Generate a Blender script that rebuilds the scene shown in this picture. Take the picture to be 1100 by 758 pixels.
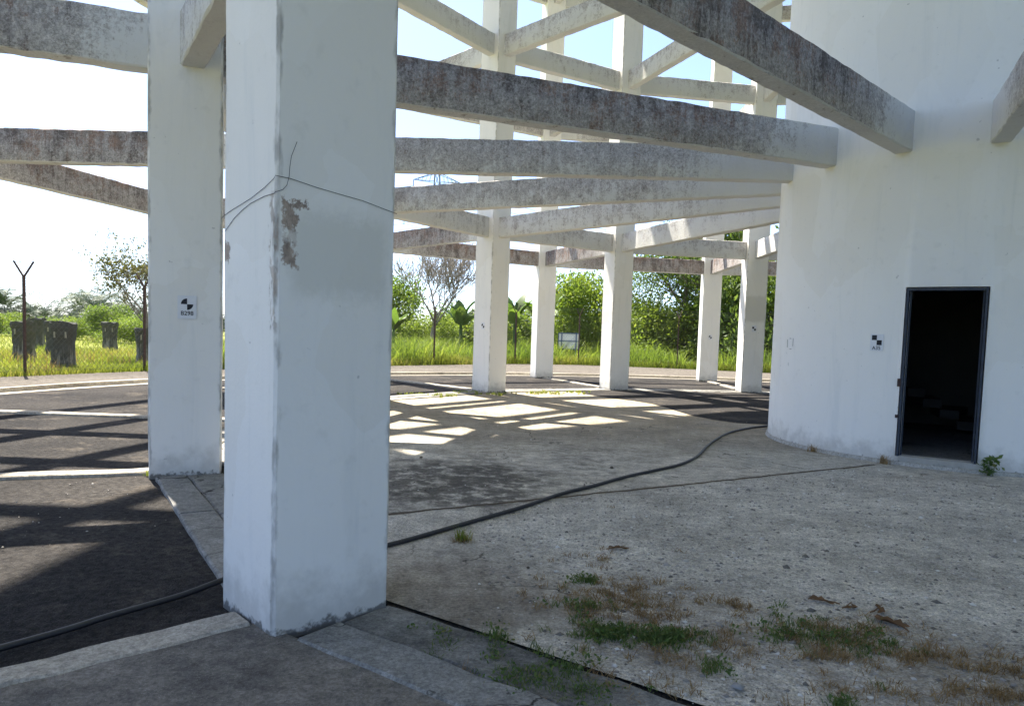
import bpy, math, random
import numpy as np
from mathutils import Vector, Matrix
for o in list(bpy.data.objects): bpy.data.objects.remove(o)
SC = bpy.context.scene
COL = SC.collection
R = math.radians
# ------------------------------------------------------------------ camera
F_PX, PITCH, ROLL, EYE = 787.13, R(3.866), R(1.835), 1.5
cam_d = bpy.data.cameras.new('camera'); cam = bpy.data.objects.new('camera', cam_d); COL.objects.link(cam)
cam_d.sensor_fit = 'HORIZONTAL'; cam_d.sensor_width = 36.0; cam_d.lens = 36.0 * F_PX / 1100
cam_d.shift_y = 33.5 / 1100; cam_d.clip_start = 0.05; cam_d.clip_end = 3000
fwd = Vector((0, math.cos(PITCH), -math.sin(PITCH))); up = Vector((0, math.sin(PITCH), math.cos(PITCH))); rt = Vector((1, 0, 0))
rt2 = rt * math.cos(ROLL) + up * math.sin(ROLL); up2 = -rt * math.sin(ROLL) + up * math.cos(ROLL)
m = Matrix((rt2, up2, -fwd)).transposed().to_4x4(); m.translation = Vector((0, 0, EYE)); cam.matrix_world = m
SC.camera = cam
# ------------------------------------------------------------------ light
SUN_AZ, SUN_EL = 125.0, 61.0            # azimuth counter-clockwise from +X
wd = bpy.data.worlds.new('World'); SC.world = wd; wd.use_nodes = True
wnt = wd.node_tree; wnt.nodes.clear()
sky = wnt.nodes.new('ShaderNodeTexSky'); sky.sky_type = 'NISHITA'; sky.sun_disc = False
sky.sun_elevation = R(SUN_EL); sky.sun_rotation = R(90 - SUN_AZ); sky.air_density = 0.55; sky.dust_density = 1.0; sky.ozone_density = 2.5; sky.altitude = 50
bg = wnt.nodes.new('ShaderNodeBackground'); bg.inputs['Strength'].default_value = 0.075
wo = wnt.nodes.new('ShaderNodeOutputWorld'); wnt.links.new(sky.outputs[0], bg.inputs[0]); wnt.links.new(bg.outputs[0], wo.inputs[0])
sl = bpy.data.lights.new('sun', 'SUN'); sl.energy = 3.4; sl.angle = R(0.53); sl.color = (1, .93, .81)
so = bpy.data.objects.new('sun', sl); COL.objects.link(so)
so.rotation_euler = Vector((math.cos(R(SUN_EL)) * math.cos(R(SUN_AZ)), math.cos(R(SUN_EL)) * math.sin(R(SUN_AZ)), math.sin(R(SUN_EL)))).to_track_quat('Z', 'Y').to_euler()
so.location = (0, 0, 60)
SC.view_settings.view_transform = 'Standard'; SC.view_settings.look = 'None'; SC.view_settings.exposure = 2.52; SC.view_settings.gamma = 1
SC.cycles.max_bounces = 8; SC.cycles.diffuse_bounces = 4; SC.cycles.transparent_max_bounces = 8; SC.cycles.use_denoising = True

# ------------------------------------------------------------------ helpers
def new_mesh(name, verts, faces, smooth=False):
    me = bpy.data.meshes.new(name); me.from_pydata([tuple(v) for v in verts], [], faces); me.update()
    if smooth: me.polygons.foreach_set('use_smooth', [True] * len(me.polygons))
    return me
def np_mesh(name, V, Fc, tint=None, smooth=False):
    """V (n,3) array, Fc (m,k) index array (k = 3 or 4)"""
    me = bpy.data.meshes.new(name); V = np.ascontiguousarray(V, dtype=np.float32); Fc = np.ascontiguousarray(Fc, dtype=np.int32)
    nf, k = Fc.shape
    me.vertices.add(len(V)); me.vertices.foreach_set('co', V.ravel())
    me.loops.add(nf * k); me.loops.foreach_set('vertex_index', Fc.ravel())
    me.polygons.add(nf); me.polygons.foreach_set('loop_start', np.arange(nf, dtype=np.int32) * k)
    try: me.polygons.foreach_set('loop_total', np.full(nf, k, dtype=np.int32))
    except Exception: pass
    if tint is not None:
        a = me.attributes.new('tint', 'FLOAT', 'POINT'); a.data.foreach_set('value', np.ascontiguousarray(tint, dtype=np.float32))
    if smooth: me.polygons.foreach_set('use_smooth', np.ones(nf, dtype=bool))
    me.update(calc_edges=True); me.validate()
    return me
def obj(name, me, mat=None, parent=None, loc=(0, 0, 0), rz=0.0, **props):
    o = bpy.data.objects.new(name, me); COL.objects.link(o)
    if mat is not None and me is not None and len(me.materials) == 0: me.materials.append(mat)
    o.location = loc; o.rotation_euler = (0, 0, rz)
    if parent is not None: o.parent = parent
    for k, v in props.items(): o[k] = v
    return o
def thing(name, label, cat, loc=(0, 0, 0), rz=0.0, group=None):
    o = obj(name, None, None, None, loc, rz, label=label, category=cat); o.empty_display_size = .2
    if group: o['group'] = group
    return o
class Geo:
    """collects boxes, tubes and loose faces for one mesh"""
    def __init__(s): s.v = []; s.f = []
    def add(s, v, f):
        b = len(s.v); s.v += [tuple(p) for p in v]; s.f += [tuple(i + b for i in q) for q in f]
    def box(s, c, h, M=None):
        v = [Vector((c[0] + h[0] * x, c[1] + h[1] * y, c[2] + h[2] * z)) for z in (-1, 1) for y in (-1, 1) for x in (-1, 1)]
        if M is not None: v = [M @ p for p in v]
        s.add(v, [(0, 2, 3, 1), (4, 5, 7, 6), (0, 1, 5, 4), (2, 6, 7, 3), (0, 4, 6, 2), (1, 3, 7, 5)])
    def tube(s, pts, rads, n=6, cap=True):
        pts = [Vector(p) for p in pts]
        if not hasattr(rads, '__len__'): rads = [rads] * len(pts)
        rings = []; prev = None; b = len(s.v)
        for i, p in enumerate(pts):
            d = (pts[min(i + 1, len(pts) - 1)] - pts[max(i - 1, 0)])
            d = d.normalized() if d.length > 1e-9 else Vector((0, 0, 1))
            if prev is None:
                a = d.orthogonal().normalized()
            else:
                a = (prev - d * prev.dot(d)); a = a.normalized() if a.length > 1e-6 else d.orthogonal().normalized()
            prev = a; c = d.cross(a)
            for j in range(n):
                t = 2 * math.pi * j / n; s.v.append(tuple(p + (a * math.cos(t) + c * math.sin(t)) * rads[i]))
        for i in range(len(pts) - 1):
            for j in range(n):
                s.f.append((b + i * n + j, b + i * n + (j + 1) % n, b + (i + 1) * n + (j + 1) % n, b + (i + 1) * n + j))
        if cap:
            s.f.append(tuple(b + j for j in reversed(range(n)))); e = b + (len(pts) - 1) * n; s.f.append(tuple(e + j for j in range(n)))
    def mesh(s, name, smooth=False): return new_mesh(name, s.v, s.f, smooth)
def sheet(pts, z, name, thick=0.0):
    n = len(pts); v = [(p[0], p[1], z) for p in pts]; f = [tuple(range(n))]
    if thick:
        v += [(p[0], p[1], z - thick) for p in pts]; f += [(i, i + n, (i + 1) % n + n, (i + 1) % n) for i in range(n)]
    return new_mesh(name, v, f)

# ------------------------------------------------------------------ node helpers
class NG:
    def __init__(s, name):
        s.mat = bpy.data.materials.new(name); s.mat.use_nodes = True; s.nt = s.mat.node_tree; s.nt.nodes.clear()
        s.out = s.nt.nodes.new('ShaderNodeOutputMaterial')
    def node(s, t, **kw):
        n = s.nt.nodes.new(t)
        for k, v in kw.items(): setattr(n, k, v)
        return n
    def put(s, sock, v):
        if isinstance(v, bpy.types.NodeSocket): s.nt.links.new(v, sock)
        elif isinstance(v, (int, float)):
            sock.default_value = v if not hasattr(sock.default_value, '__len__') else (v,) * len(sock.default_value)
        else:
            d = sock.default_value; v = tuple(v)
            sock.default_value = v + (1,) if len(d) == 4 and len(v) == 3 else v
    def math(s, op, a, b=0.0, clamp=False):
        n = s.node('ShaderNodeMath', operation=op, use_clamp=clamp); s.put(n.inputs[0], a); s.put(n.inputs[1], b); return n.outputs[0]
    def mix(s, a, b, f, mode='MIX'):
        n = s.node('ShaderNodeMix', data_type='RGBA', blend_type=mode, clamp_factor=True)
        s.put(n.inputs[0], f); s.put(n.inputs[6], a); s.put(n.inputs[7], b); return n.outputs[2]
    def ramp(s, f, lo, hi, a=0.0, b=1.0):
        n = s.node('ShaderNodeMapRange', interpolation_type='SMOOTHSTEP')
        for i, v in enumerate((f, lo, hi, a, b)): s.put(n.inputs[i], v)
        return n.outputs[0]
    def noise(s, vec, scale, detail=4, rough=.55, dist=0.0):
        n = s.node('ShaderNodeTexNoise'); s.put(n.inputs['Vector'], vec)
        for k, v in (('Scale', scale), ('Detail', detail), ('Roughness', rough), ('Distortion', dist)): s.put(n.inputs[k], v)
        return n.outputs[0]
    def voro(s, vec, scale, feature='F1'):
        n = s.node('ShaderNodeTexVoronoi', feature=feature); s.put(n.inputs['Vector'], vec); s.put(n.inputs['Scale'], scale); return n.outputs['Distance'], n.outputs.get('Color')
    def scale(s, vec, sc):
        n = s.node('ShaderNodeVectorMath', operation='MULTIPLY'); s.put(n.inputs[0], vec); s.put(n.inputs[1], sc); return n.outputs[0]
    def addv(s, a, b):
        n = s.node('ShaderNodeVectorMath', operation='ADD'); s.put(n.inputs[0], a); s.put(n.inputs[1], b); return n.outputs[0]
    def xyz(s, vec):
        n = s.node('ShaderNodeSeparateXYZ'); s.put(n.inputs[0], vec); return n.outputs
    def obj(s): return s.node('ShaderNodeTexCoord').outputs['Object']
    def rnd(s): return s.node('ShaderNodeObjectInfo').outputs['Random']
    def objr(s):
        c = s.node('ShaderNodeCombineXYZ'); r = s.math('MULTIPLY', s.rnd(), 37.0)
        for i in range(3): s.put(c.inputs[i], r)
        return s.addv(s.obj(), c.outputs[0])
    def attr(s, name, kind='GEOMETRY'):
        return s.node('ShaderNodeAttribute', attribute_name=name, attribute_type=kind).outputs['Fac']
    def normal_z(s): return s.xyz(s.node('ShaderNodeNewGeometry').outputs['Normal'])[2]
    def blob(s, vec, c, r, soft=.35, wob=None):
        x, y, _ = s.xyz(vec)
        dx = s.math('DIVIDE', s.math('SUBTRACT', x, c[0]), r[0]); dy = s.math('DIVIDE', s.math('SUBTRACT', y, c[1]), r[1])
        d = s.math('SQRT', s.math('ADD', s.math('MULTIPLY', dx, dx), s.math('MULTIPLY', dy, dy)))
        if wob is not None: d = s.math('ADD', d, wob)
        return s.ramp(d, 1 - soft, 1 + soft, 1, 0)
    def band(s, v, lo, hi, soft): return s.math('MULTIPLY', s.ramp(v, lo - soft, lo + soft), s.ramp(v, hi - soft, hi + soft, 1, 0))
    def grit(s, col, p, scale=16, lo=.68, hi=1.25, rough=.82):
        n = s.ramp(s.noise(p, scale, 10, rough), .32, .68); return s.mix(col, s.mix((lo, lo, lo), (hi, hi, hi), n), 1.0, 'MULTIPLY')
    def bump(s, h, strength=.3, dist=.01):
        n = s.node('ShaderNodeBump'); s.put(n.inputs['Strength'], strength); s.put(n.inputs['Distance'], dist); s.put(n.inputs['Height'], h); return n.outputs[0]
    def finish(s, color, rough=.85, normal=None, metal=0.0, spec=.3, transl=0.0):
        b = s.node('ShaderNodeBsdfPrincipled'); s.put(b.inputs['Base Color'], color); s.put(b.inputs['Roughness'], rough); s.put(b.inputs['Metallic'], metal)
        s.put(b.inputs['Specular IOR Level'], spec)
        if normal is not None: s.put(b.inputs['Normal'], normal)
        sh = b.outputs[0]
        if transl:
            t = s.node('ShaderNodeBsdfTranslucent'); s.put(t.inputs[0], s.mix((0, 0, 0), color, 1.0) if False else s.mix(color, (1.5, 1.45, .8), 1.0, 'MULTIPLY')); mx = s.node('ShaderNodeMixShader'); s.put(mx.inputs[0], transl)
            s.nt.links.new(sh, mx.inputs[1]); s.nt.links.new(t.outputs[0], mx.inputs[2]); sh = mx.outputs[0]
        s.nt.links.new(sh, s.out.inputs[0]); return s.mat
MAT = {}
def plain(name, c, rough=.8, metal=0.0, var=.25, scale=8.0, bump=.15, spec=.3):
    g = NG(name); p = g.objr(); n = g.noise(p, scale, 5, .6)
    col = g.mix([x * (1 - var) for x in c], [min(1, x * (1 + var)) for x in c], n)
    MAT[name] = g.finish(col, rough, g.bump(n, bump, .01), metal, spec); return MAT[name]

def paint_material(name, near=False, shaft=False):
    g = NG(name); o = g.obj(); p = g.objr(); x, y, z = g.xyz(o)
    big = g.noise(p, .9, 4, .6); fine = g.noise(p, 42, 3, .6); mid = g.noise(p, 7, 4, .6)
    streak = g.noise(g.scale(p, (5, 5, .5)), 1.0, 6, .7, .6)
    pv, pc_ = g.voro(g.addv(g.scale(p, (1.1, 1.1, .8)), g.scale(g.noise(p, 3, 3), (.25, .25, .25))), 1.3); tone = g.xyz(pc_)[0]
    col = g.mix(g.mix((.81, .79, .75), (.89, .87, .825), big), (.80, .77, .71), g.math('MULTIPLY', g.ramp(tone, .55, .9), .5))
    col = g.mix(col, (.62, .64, .63), g.math('MULTIPLY', g.ramp(streak, .5, .75), .3))
    col = g.mix(col, (.60, .59, .55), g.math('MULTIPLY', g.ramp(mid, .58, .75), .22))
    # splash dirt at the foot, ragged
    foot = g.math('ADD', z, g.math('MULTIPLY', g.math('SUBTRACT', mid, .5), .55))
    col = g.mix(col, (.40, .38, .34), g.math('MULTIPLY', g.ramp(foot, .02, .34, 1, 0), .55))
    col = g.mix(col, (.10, .095, .085), g.math('MULTIPLY', g.ramp(g.math('ADD', z, g.math('MULTIPLY', g.math('SUBTRACT', g.noise(p, 22, 3), .5), .16)), .015, .05, 1, 0), .85))
    pit = g.ramp(g.noise(p, 15, 2, .5), .74, .78)
    col = g.mix(col, (.42, .41, .39), g.math('MULTIPLY', pit, .6))
    if not shaft:
        # rubbed arrises and a square of mismatched repaint that each column carries at head height
        ex = g.math('SUBTRACT', .329, g.math('ABSOLUTE', x)); ey = g.math('SUBTRACT', .303, g.math('ABSOLUTE', y))
        edge = g.ramp(g.math('ADD', g.math('ADD', g.math('ABSOLUTE', ex), g.math('ABSOLUTE', ey)), g.math('MULTIPLY', g.math('SUBTRACT', g.noise(g.scale(p, (6, 6, 2)), 3), .5), .09)), .0, .03, 1, 0)
        col = g.mix(col, (.30, .285, .26), g.math('MULTIPLY', edge, .75))
        wob = g.math('MULTIPLY', g.math('SUBTRACT', mid, .5), .16)
        if not near:
            pm = g.math('MULTIPLY', g.band(g.math('ADD', z, wob), 2.1, 2.85, .06), g.ramp(x, -.34, -.31, 1, 0))
            col = g.mix(col, (.56, .54, .48), g.math('MULTIPLY', pm, g.math('MULTIPLY', g.ramp(g.rnd(), .3, .5), .75)))
    if near:
        t_face = g.ramp(y, .28, .295); u_face = g.ramp(x, .31, .32)
        rag = g.math('MULTIPLY', g.math('SUBTRACT', g.noise(p, 26, 4, .7), .5), .10); xr = g.math('ADD', x, rag); zr = g.math('ADD', z, g.math('MULTIPLY', rag, 1.4)); yr = g.math('ADD', y, rag)
        pm = g.math('MULTIPLY', t_face, g.math('MULTIPLY', g.band(xr, -.27, .25, .05), g.band(zr, 1.66, 2.05, .07)))
        col = g.mix(col, (.64, .625, .565), g.math('MULTIPLY', pm, .7))
        sc = g.math('MULTIPLY', g.band(xr, .23, .297, .008), g.band(zr, 1.79, 2.09, .01)); sc = g.math('MULTIPLY', sc, t_face)
        brk = g.ramp(g.noise(g.scale(p, (1, 1, .6)), 30, 4, .7), .30, .46); brk2 = g.band(zr, 1.90, 1.955, .02)
        sc = g.math('MULTIPLY', sc, g.math('SUBTRACT', brk, g.math('MULTIPLY', brk2, .6)), True)
        sc2 = g.math('MULTIPLY', g.math('MULTIPLY', g.band(xr, .17, .24, .008), g.band(zr, 2.065, 2.10, .008)), t_face)
        l1 = g.math('MULTIPLY', g.math('MULTIPLY', u_face, g.band(yr, .245, .36, .01)), g.math('MULTIPLY', g.band(zr, 1.50, 2.12, .03), g.ramp(g.noise(g.scale(p, (1, 1, .4)), 24, 4), .44, .56)))
        l2 = g.math('MULTIPLY', u_face, g.math('MULTIPLY', g.band(yr, -.32, -.215, .008), g.band(zr, 1.835, 1.925, .01)))
        peel = g.math('ADD', g.math('ADD', sc, sc2), g.math('ADD', g.math('MULTIPLY', l1, .7), l2), True)
        pc = g.mix((.15, .105, .08), (.44, .34, .265), g.ramp(g.noise(g.scale(p, (1, 1, .5)), 30, 5, .7), .3, .7))
        col = g.mix(col, pc, g.math('MULTIPLY', peel, .92))
    h = g.math('ADD', g.math('MULTIPLY', mid, .6), g.math('MULTIPLY', fine, .35))
    MAT[name] = g.finish(col, .62, g.bump(h, .28 if not shaft else .22, .012), 0, .35); return MAT[name]
paint_material('column_paint'); paint_material('near_column_paint', near=True); paint_material('shaft_paint', shaft=True)

def beam_material():
    g = NG('weathered_beam'); o = g.obj(); p = g.objr(); x, y, z = g.xyz(o)
    amt = g.attr('stain', 'OBJECT'); clean_end = g.attr('clean_end', 'OBJECT')
    lin = lambda v, a, b: g.ramp(v, a, b)
    mott = lin(g.noise(p, 4.0, 8, .7, .3), .30, .70); fine = lin(g.noise(p, 34, 6, .75), .30, .70); grain = lin(g.noise(p, 120, 3, .7), .3, .7)
    streak = lin(g.noise(g.scale(p, (11, 11, 1.1)), 1.0, 6, .7), .30, .70); big = g.noise(p, .9, 4, .6)
    paint = g.mix((.60, .595, .57), (.74, .735, .71), big)
    under = g.ramp(g.normal_z(), -.6, -.3)                     # undersides stay out of the rain
    endm = g.ramp(g.math('SUBTRACT', x, g.math('MULTIPLY', clean_end, g.math('ADD', .1, g.math('MULTIPLY', mott, 1.3)))), -.6, 1.5)
    k = g.math('MULTIPLY', amt, endm); top = g.ramp(z, .10, .5, 0, .16)
    v = g.math('ADD', g.math('ADD', g.math('MULTIPLY', mott, .40), g.math('MULTIPLY', fine, .38)), g.math('MULTIPLY', streak, .22))
    th = g.math('SUBTRACT', 1.0, g.math('ADD', k, top))
    f1 = g.ramp(v, g.math('SUBTRACT', th, .22), g.math('ADD', th, .10))
    grey = g.mix((.34, .315, .297), (.58, .55, .52), g.math('ADD', g.math('MULTIPLY', fine, .6), g.math('MULTIPLY', grain, .4))); grey = g.mix(grey, g.mix((.26, .238, .228), (.52, .485, .46), fine), g.ramp(k, .55, 1.0))
    col = g.mix(paint, grey, g.math('MULTIPLY', f1, g.math('ADD', .12, g.math('MULTIPLY', under, .86))))
    v2 = g.math('ADD', g.math('ADD', g.math('MULTIPLY', streak, .28), g.math('MULTIPLY', fine, .40)), g.math('ADD', g.math('MULTIPLY', mott, .32), g.math('MULTIPLY', top, .9)))
    t2 = g.math('SUBTRACT', 1.10, g.math('MULTIPLY', k, .53)); f2 = g.ramp(v2, g.math('SUBTRACT', t2, .14), g.math('ADD', t2, .16))
    dark = g.mix((.12, .103, .097), (.26, .175, .135), g.ramp(g.noise(p, 2.4, 4), .40, .62))
    col = g.mix(col, dark, g.math('MULTIPLY', g.math('MULTIPLY', f2, under), .92))
    fl = g.math('MULTIPLY', g.ramp(g.noise(p, 5.5, 6, .72), .60, .64), g.ramp(k, .2, .7))      # flaked paint with rusty ground
    col = g.mix(col, g.mix((.13, .09, .07), (.36, .33, .29), fine), g.math('MULTIPLY', fl, .7))
    rough_col = g.grit(g.grit(col, p, 13, .70, 1.25), p, 42, .55, 1.42); col = g.mix(col, rough_col, g.math('MULTIPLY', g.math('ADD', f1, .05, True), g.math('ADD', .3, g.math('MULTIPLY', under, .7))))
    h = g.math('ADD', g.math('MULTIPLY', mott, .5), g.math('MULTIPLY', fine, .5))
    MAT['beam'] = g.finish(col, .88, g.bump(h, .45, .012), 0, .2)
beam_material()

def concrete(name, a, b, dark=(.09, .085, .08), dk=.45, sand=0.0, rough=.9, crack=0.0):
    g = NG(name); p = g.objr(); n = g.noise(p, 1.7, 6, .65); f = g.noise(p, 60, 4, .7); s = g.noise(p, .55, 5, .6, .4); vd, vc = g.voro(p, 95)
    col = g.mix(a, b, n); col = g.mix(col, dark, g.math('MULTIPLY', g.ramp(s, .48, .70), dk))
    col = g.mix(col, (.52, .50, .46), g.math('MULTIPLY', g.ramp(vd, .10, .22, 1, 0), .35))
    col = g.mix(col, dark, g.math('MULTIPLY', g.ramp(f, .55, .75), .5))
    if crack:
        w_ = g.node('ShaderNodeVectorMath', operation='ADD'); nz_ = g.node('ShaderNodeTexNoise'); g.put(nz_.inputs['Vector'], p); g.put(nz_.inputs['Scale'], 3.5); g.put(nz_.inputs['Detail'], 5.0); g.put(w_.inputs[0], p); g.put(w_.inputs[1], g.scale(nz_.outputs['Color'], (.55, .55, 0)))
        ce, _ = g.voro(w_.outputs[0], crack, 'DISTANCE_TO_EDGE'); ck = g.math('MULTIPLY', g.ramp(ce, .002, .007, 1, 0), g.ramp(g.noise(p, .8, 2), .42, .55)); col = g.mix(col, (.02, .018, .016), g.math('MULTIPLY', ck, .9))
    if sand: col = g.mix(col, (.52, .44, .30), g.math('MULTIPLY', g.ramp(g.noise(p, 2.6, 4), .42, .6), sand))
    col = g.grit(col, p, 10, .70, 1.25); col = g.grit(col, p, 48, .62, 1.35)
    MAT[name] = g.finish(col, rough, g.bump(g.math('ADD', f, g.math('MULTIPLY', n, .6)), .6, .010), 0, .08); return MAT[name]
concrete('kerb_concrete', (.33, .30, .25), (.46, .42, .35), (.11, .098, .082), .6)
concrete('slab_concrete', (.17, .165, .155), (.34, .33, .305), (.06, .057, .053), .75, crack=.9)
concrete('dark_slab', (.16, .145, .125), (.28, .255, .22), (.055, .052, .05), .7)
concrete('apron', (.36, .345, .31), (.46, .44, .40), (.20, .19, .17), .35)
concrete('block_concrete', (.13, .128, .12), (.30, .29, .26), (.03, .032, .03), .9)

def asphalt():
    g = NG('asphalt'); p = g.obj(); v, c = g.voro(p, 75); v2, _ = g.voro(p, 34); f = g.noise(p, 25, 5, .7); b = g.noise(p, .5, 5, .6, .3)
    col = g.mix((.024, .023, .023), (.050, .046, .043), g.ramp(b, .3, .7)); col = g.mix(col, (.016, .016, .017), g.math('MULTIPLY', g.ramp(f, .5, .66), .7))
    col = g.mix(col, (.10, .092, .085), g.math('MULTIPLY', g.ramp(v, .12, .26, 1, 0), .5))
    col = g.mix(col, (.34, .32, .29), g.math('MULTIPLY', g.ramp(v2, .02, .07, 1, 0), .7))
    col = g.mix(col, (.11, .095, .08), g.math('MULTIPLY', g.ramp(g.noise(p, 1.3, 6, .7), .52, .66), .5))
    col = g.grit(col, p, 22, .45, 1.6)
    MAT['asphalt'] = g.finish(col, .95, g.bump(g.math('ADD', v, g.math('MULTIPLY', f, .8)), .9, .010), 0, .05)
asphalt()
def verge():
    g = NG('gravel_verge'); p = g.obj(); v, c = g.voro(p, 45); b = g.noise(p, .35, 6, .65); f = g.noise(p, 9, 5, .7)
    col = g.mix((.075, .068, .06), (.16, .142, .122), g.math('ADD', g.math('MULTIPLY', b, .6), g.math('MULTIPLY', f, .4)))
    col = g.mix(col, (.26, .24, .21), g.math('MULTIPLY', g.ramp(v, .1, .3, 1, 0), .4))
    col = g.grit(col, p, 6, .6, 1.4)
    MAT['gravel_verge'] = g.finish(col, .95, g.bump(g.math('ADD', v, f), .8, .02), 0, .05)
verge()
def inner_ground():
    g = NG('inner_ground'); p = g.obj(); x, y, z = g.xyz(p)
    n = g.noise(p, 1.4, 7, .65); n2 = g.noise(p, 5, 6, .7); f = g.noise(p, 70, 4, .75); v, c = g.voro(p, 110); v2, c2 = g.voro(p, 42); w = g.math('MULTIPLY', g.math('SUBTRACT', g.noise(p, 2.2, 5, .65), .5), 1.1)
    conc = g.mix((.46, .42, .36), (.68, .63, .54), g.ramp(n, .3, .7))
    conc = g.mix(conc, (.26, .24, .21), g.math('MULTIPLY', g.ramp(n2, .48, .66), .6))
    conc = g.mix(conc, (.60, .57, .51), g.math('MULTIPLY', g.ramp(g.noise(p, 22, 5, .7), .56, .68), .4))
    # crushed-stone and sand cover lies south of the joint
    side = g.math('SUBTRACT', g.math('MULTIPLY', g.math('ADD', x, .93), .509), g.math('MULTIPLY', g.math('SUBTRACT', y, 5.93), .861))
    m3 = g.noise(p, 28, 5, .75)
    grav = g.mix((.57, .525, .455), (.82, .765, .68), g.math('ADD', g.math('MULTIPLY', g.ramp(n2, .3, .7), .55), g.math('MULTIPLY', g.ramp(n, .35, .65), .45)))
    grav = g.mix(grav, (.22, .20, .175), g.math('MULTIPLY', g.ramp(m3, .54, .68), .6)); grav = g.mix(grav, (.76, .72, .66), g.math('MULTIPLY', g.ramp(m3, .34, .44, 1, 0), .5))
    grav = g.mix(grav, (.24, .22, .19), g.math('MULTIPLY', g.ramp(f, .54, .66), .6))
    grav = g.mix(grav, (.62, .61, .59), g.math('MULTIPLY', g.ramp(v2, .05, .16, 1, 0), .55))
    grav = g.mix(grav, (.24, .215, .15), g.math('MULTIPLY', g.ramp(v, .5, .7), .35))
    apr = g.math('SQRT', g.math('ADD', g.math('POWER', g.math('SUBTRACT', x, 6.757), 2), g.math('POWER', g.math('SUBTRACT', y, 11.223), 2)))
    gf = g.math('MULTIPLY', g.ramp(g.math('ADD', side, g.math('MULTIPLY', w, .12)), -.02, .14), g.ramp(g.math('ADD', apr, g.math('MULTIPLY', w, .9)), 3.2, 3.9))
    gf = g.math('MULTIPLY', gf, g.math('SUBTRACT', 1, g.blob(p, (-.30, 4.25), (.75, .85), .3, w)))
    col = g.mix(conc, grav, gf)
    pale = g.math('MULTIPLY', g.ramp(g.math('ADD', apr, g.math('MULTIPLY', w, .7)), 3.9, 4.8, 1, 0), g.ramp(side, .3, .7, 1, 0))
    col = g.mix(col, g.mix((.44, .425, .38), (.58, .56, .50), n2), g.math('MULTIPLY', pale, .8))
    # old damp and soil stains
    st = g.blob(p, (-.55, 7.35), (1.0, 1.25), .35, w); col = g.mix(col, (.11, .10, .088), g.math('MULTIPLY', g.math('MULTIPLY', st, g.ramp(n2, .36, .52)), .85))
    st2 = g.blob(p, (.9, 8.9), (.35, 1.1), .4, w); col = g.mix(col, (.17, .165, .155), g.math('MULTIPLY', g.math('MULTIPLY', st2, g.ramp(n2, .4, .6)), .45))
    st3 = g.blob(p, (-.35, 4.25), (.6, .7), .4, w); col = g.mix(col, (.20, .165, .13), g.math('MULTIPLY', st3, .55))
    sand = g.math('MULTIPLY', g.ramp(y, 10.5, 13.5), g.ramp(g.noise(p, .9, 4), .36, .55)); col = g.mix(col, g.mix((.20, .175, .135), (.32, .275, .20), n2), g.math('MULTIPLY', g.ramp(y, 8.2, 11.5), .78)); col = g.mix(col, (.36, .30, .205), g.math('MULTIPLY', sand, .5))  # floor colour toned down where the sun falls, then a sandy tint
    col = g.mix(col, g.mix(col, (.08, .075, .07), .7), g.math('MULTIPLY', g.ramp(f, .6, .75), .5))
    nzc = g.node('ShaderNodeTexNoise'); g.put(nzc.inputs['Vector'], p); g.put(nzc.inputs['Scale'], 2.5); g.put(nzc.inputs['Detail'], 6.0)
    ce, _ = g.voro(g.addv(p, g.scale(nzc.outputs['Color'], (.7, .7, 0))), .62, 'DISTANCE_TO_EDGE'); ck = g.math('MULTIPLY', g.math('MULTIPLY', g.ramp(ce, .0015, .006, 1, 0), g.ramp(g.noise(p, .7, 2), .45, .55)), g.math('SUBTRACT', 1, gf))
    col = g.mix(col, (.03, .027, .023), g.math('MULTIPLY', ck, .85))
    h = g.math('ADD', g.math('MULTIPLY', g.math('SUBTRACT', 1, v2), g.math('MULTIPLY', gf, 1.2)), g.math('ADD', g.math('MULTIPLY', f, .7), n2))
    col = g.grit(col, p, 1.1, .84, 1.26, .7); col = g.grit(col, p, 9, .66, 1.22); col = g.grit(col, p, 45, .56, 1.36)
    dust = g.math('MULTIPLY', g.math('ADD', g.blob(p, (.75, 3.85), (.75, .6), .6, w), g.blob(p, (2.0, 3.4), (1.0, .45), .6, w), True), g.ramp(n2, .38, .6)); col = g.mix(col, (.25, .20, .145), g.math('MULTIPLY', dust, .55))
    MAT['inner_ground'] = g.finish(col, .95, g.bump(h, .85, .022), 0, .1)
inner_ground()
def grass_ground():
    g = NG('grass_ground'); p = g.obj(); b = g.noise(p, .12, 5, .6); f = g.noise(p, 2.5, 6, .7)
    col = g.mix((.13, .16, .03), (.27, .27, .075), g.math('ADD', g.math('MULTIPLY', b, .5), g.math('MULTIPLY', f, .5)))
    MAT['grass_ground'] = g.finish(col, .95, g.bump(f, .8, .05), 0, .1)
grass_ground()
def leafy(name, a, b, c=None, transl=.3, rough=.55):
    g = NG(name); t = g.attr('tint'); col = g.mix(a, b, t)
    if c is not None: col = g.mix(col, c, g.ramp(t, .8, 1.0))
    col = g.mix(col, g.mix(col, (.02, .03, .01), .5), g.math('MULTIPLY', g.rnd(), .3))
    MAT[name] = g.finish(col, rough, None, 0, .3, transl); return MAT[name]
leafy('leaf_bright', (.11, .18, .03), (.21, .28, .055), (.31, .33, .10), .45)
leafy('leaf_mid', (.075, .13, .028), (.15, .22, .05), (.24, .28, .09), .45)
leafy('leaf_dark', (.05, .09, .022), (.11, .17, .04), (.18, .23, .07), .45)
leafy('leaf_palm', (.035, .065, .04), (.07, .11, .06), (.10, .145, .075), .12)  # bluish cast paints distance haze into the palm leaves
leafy('leaf_banana', (.07, .14, .03), (.13, .20, .05), (.05, .07, .04), .35)
leafy('leaf_olive', (.08, .085, .035), (.15, .15, .06), (.22, .19, .10), .3)
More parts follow.
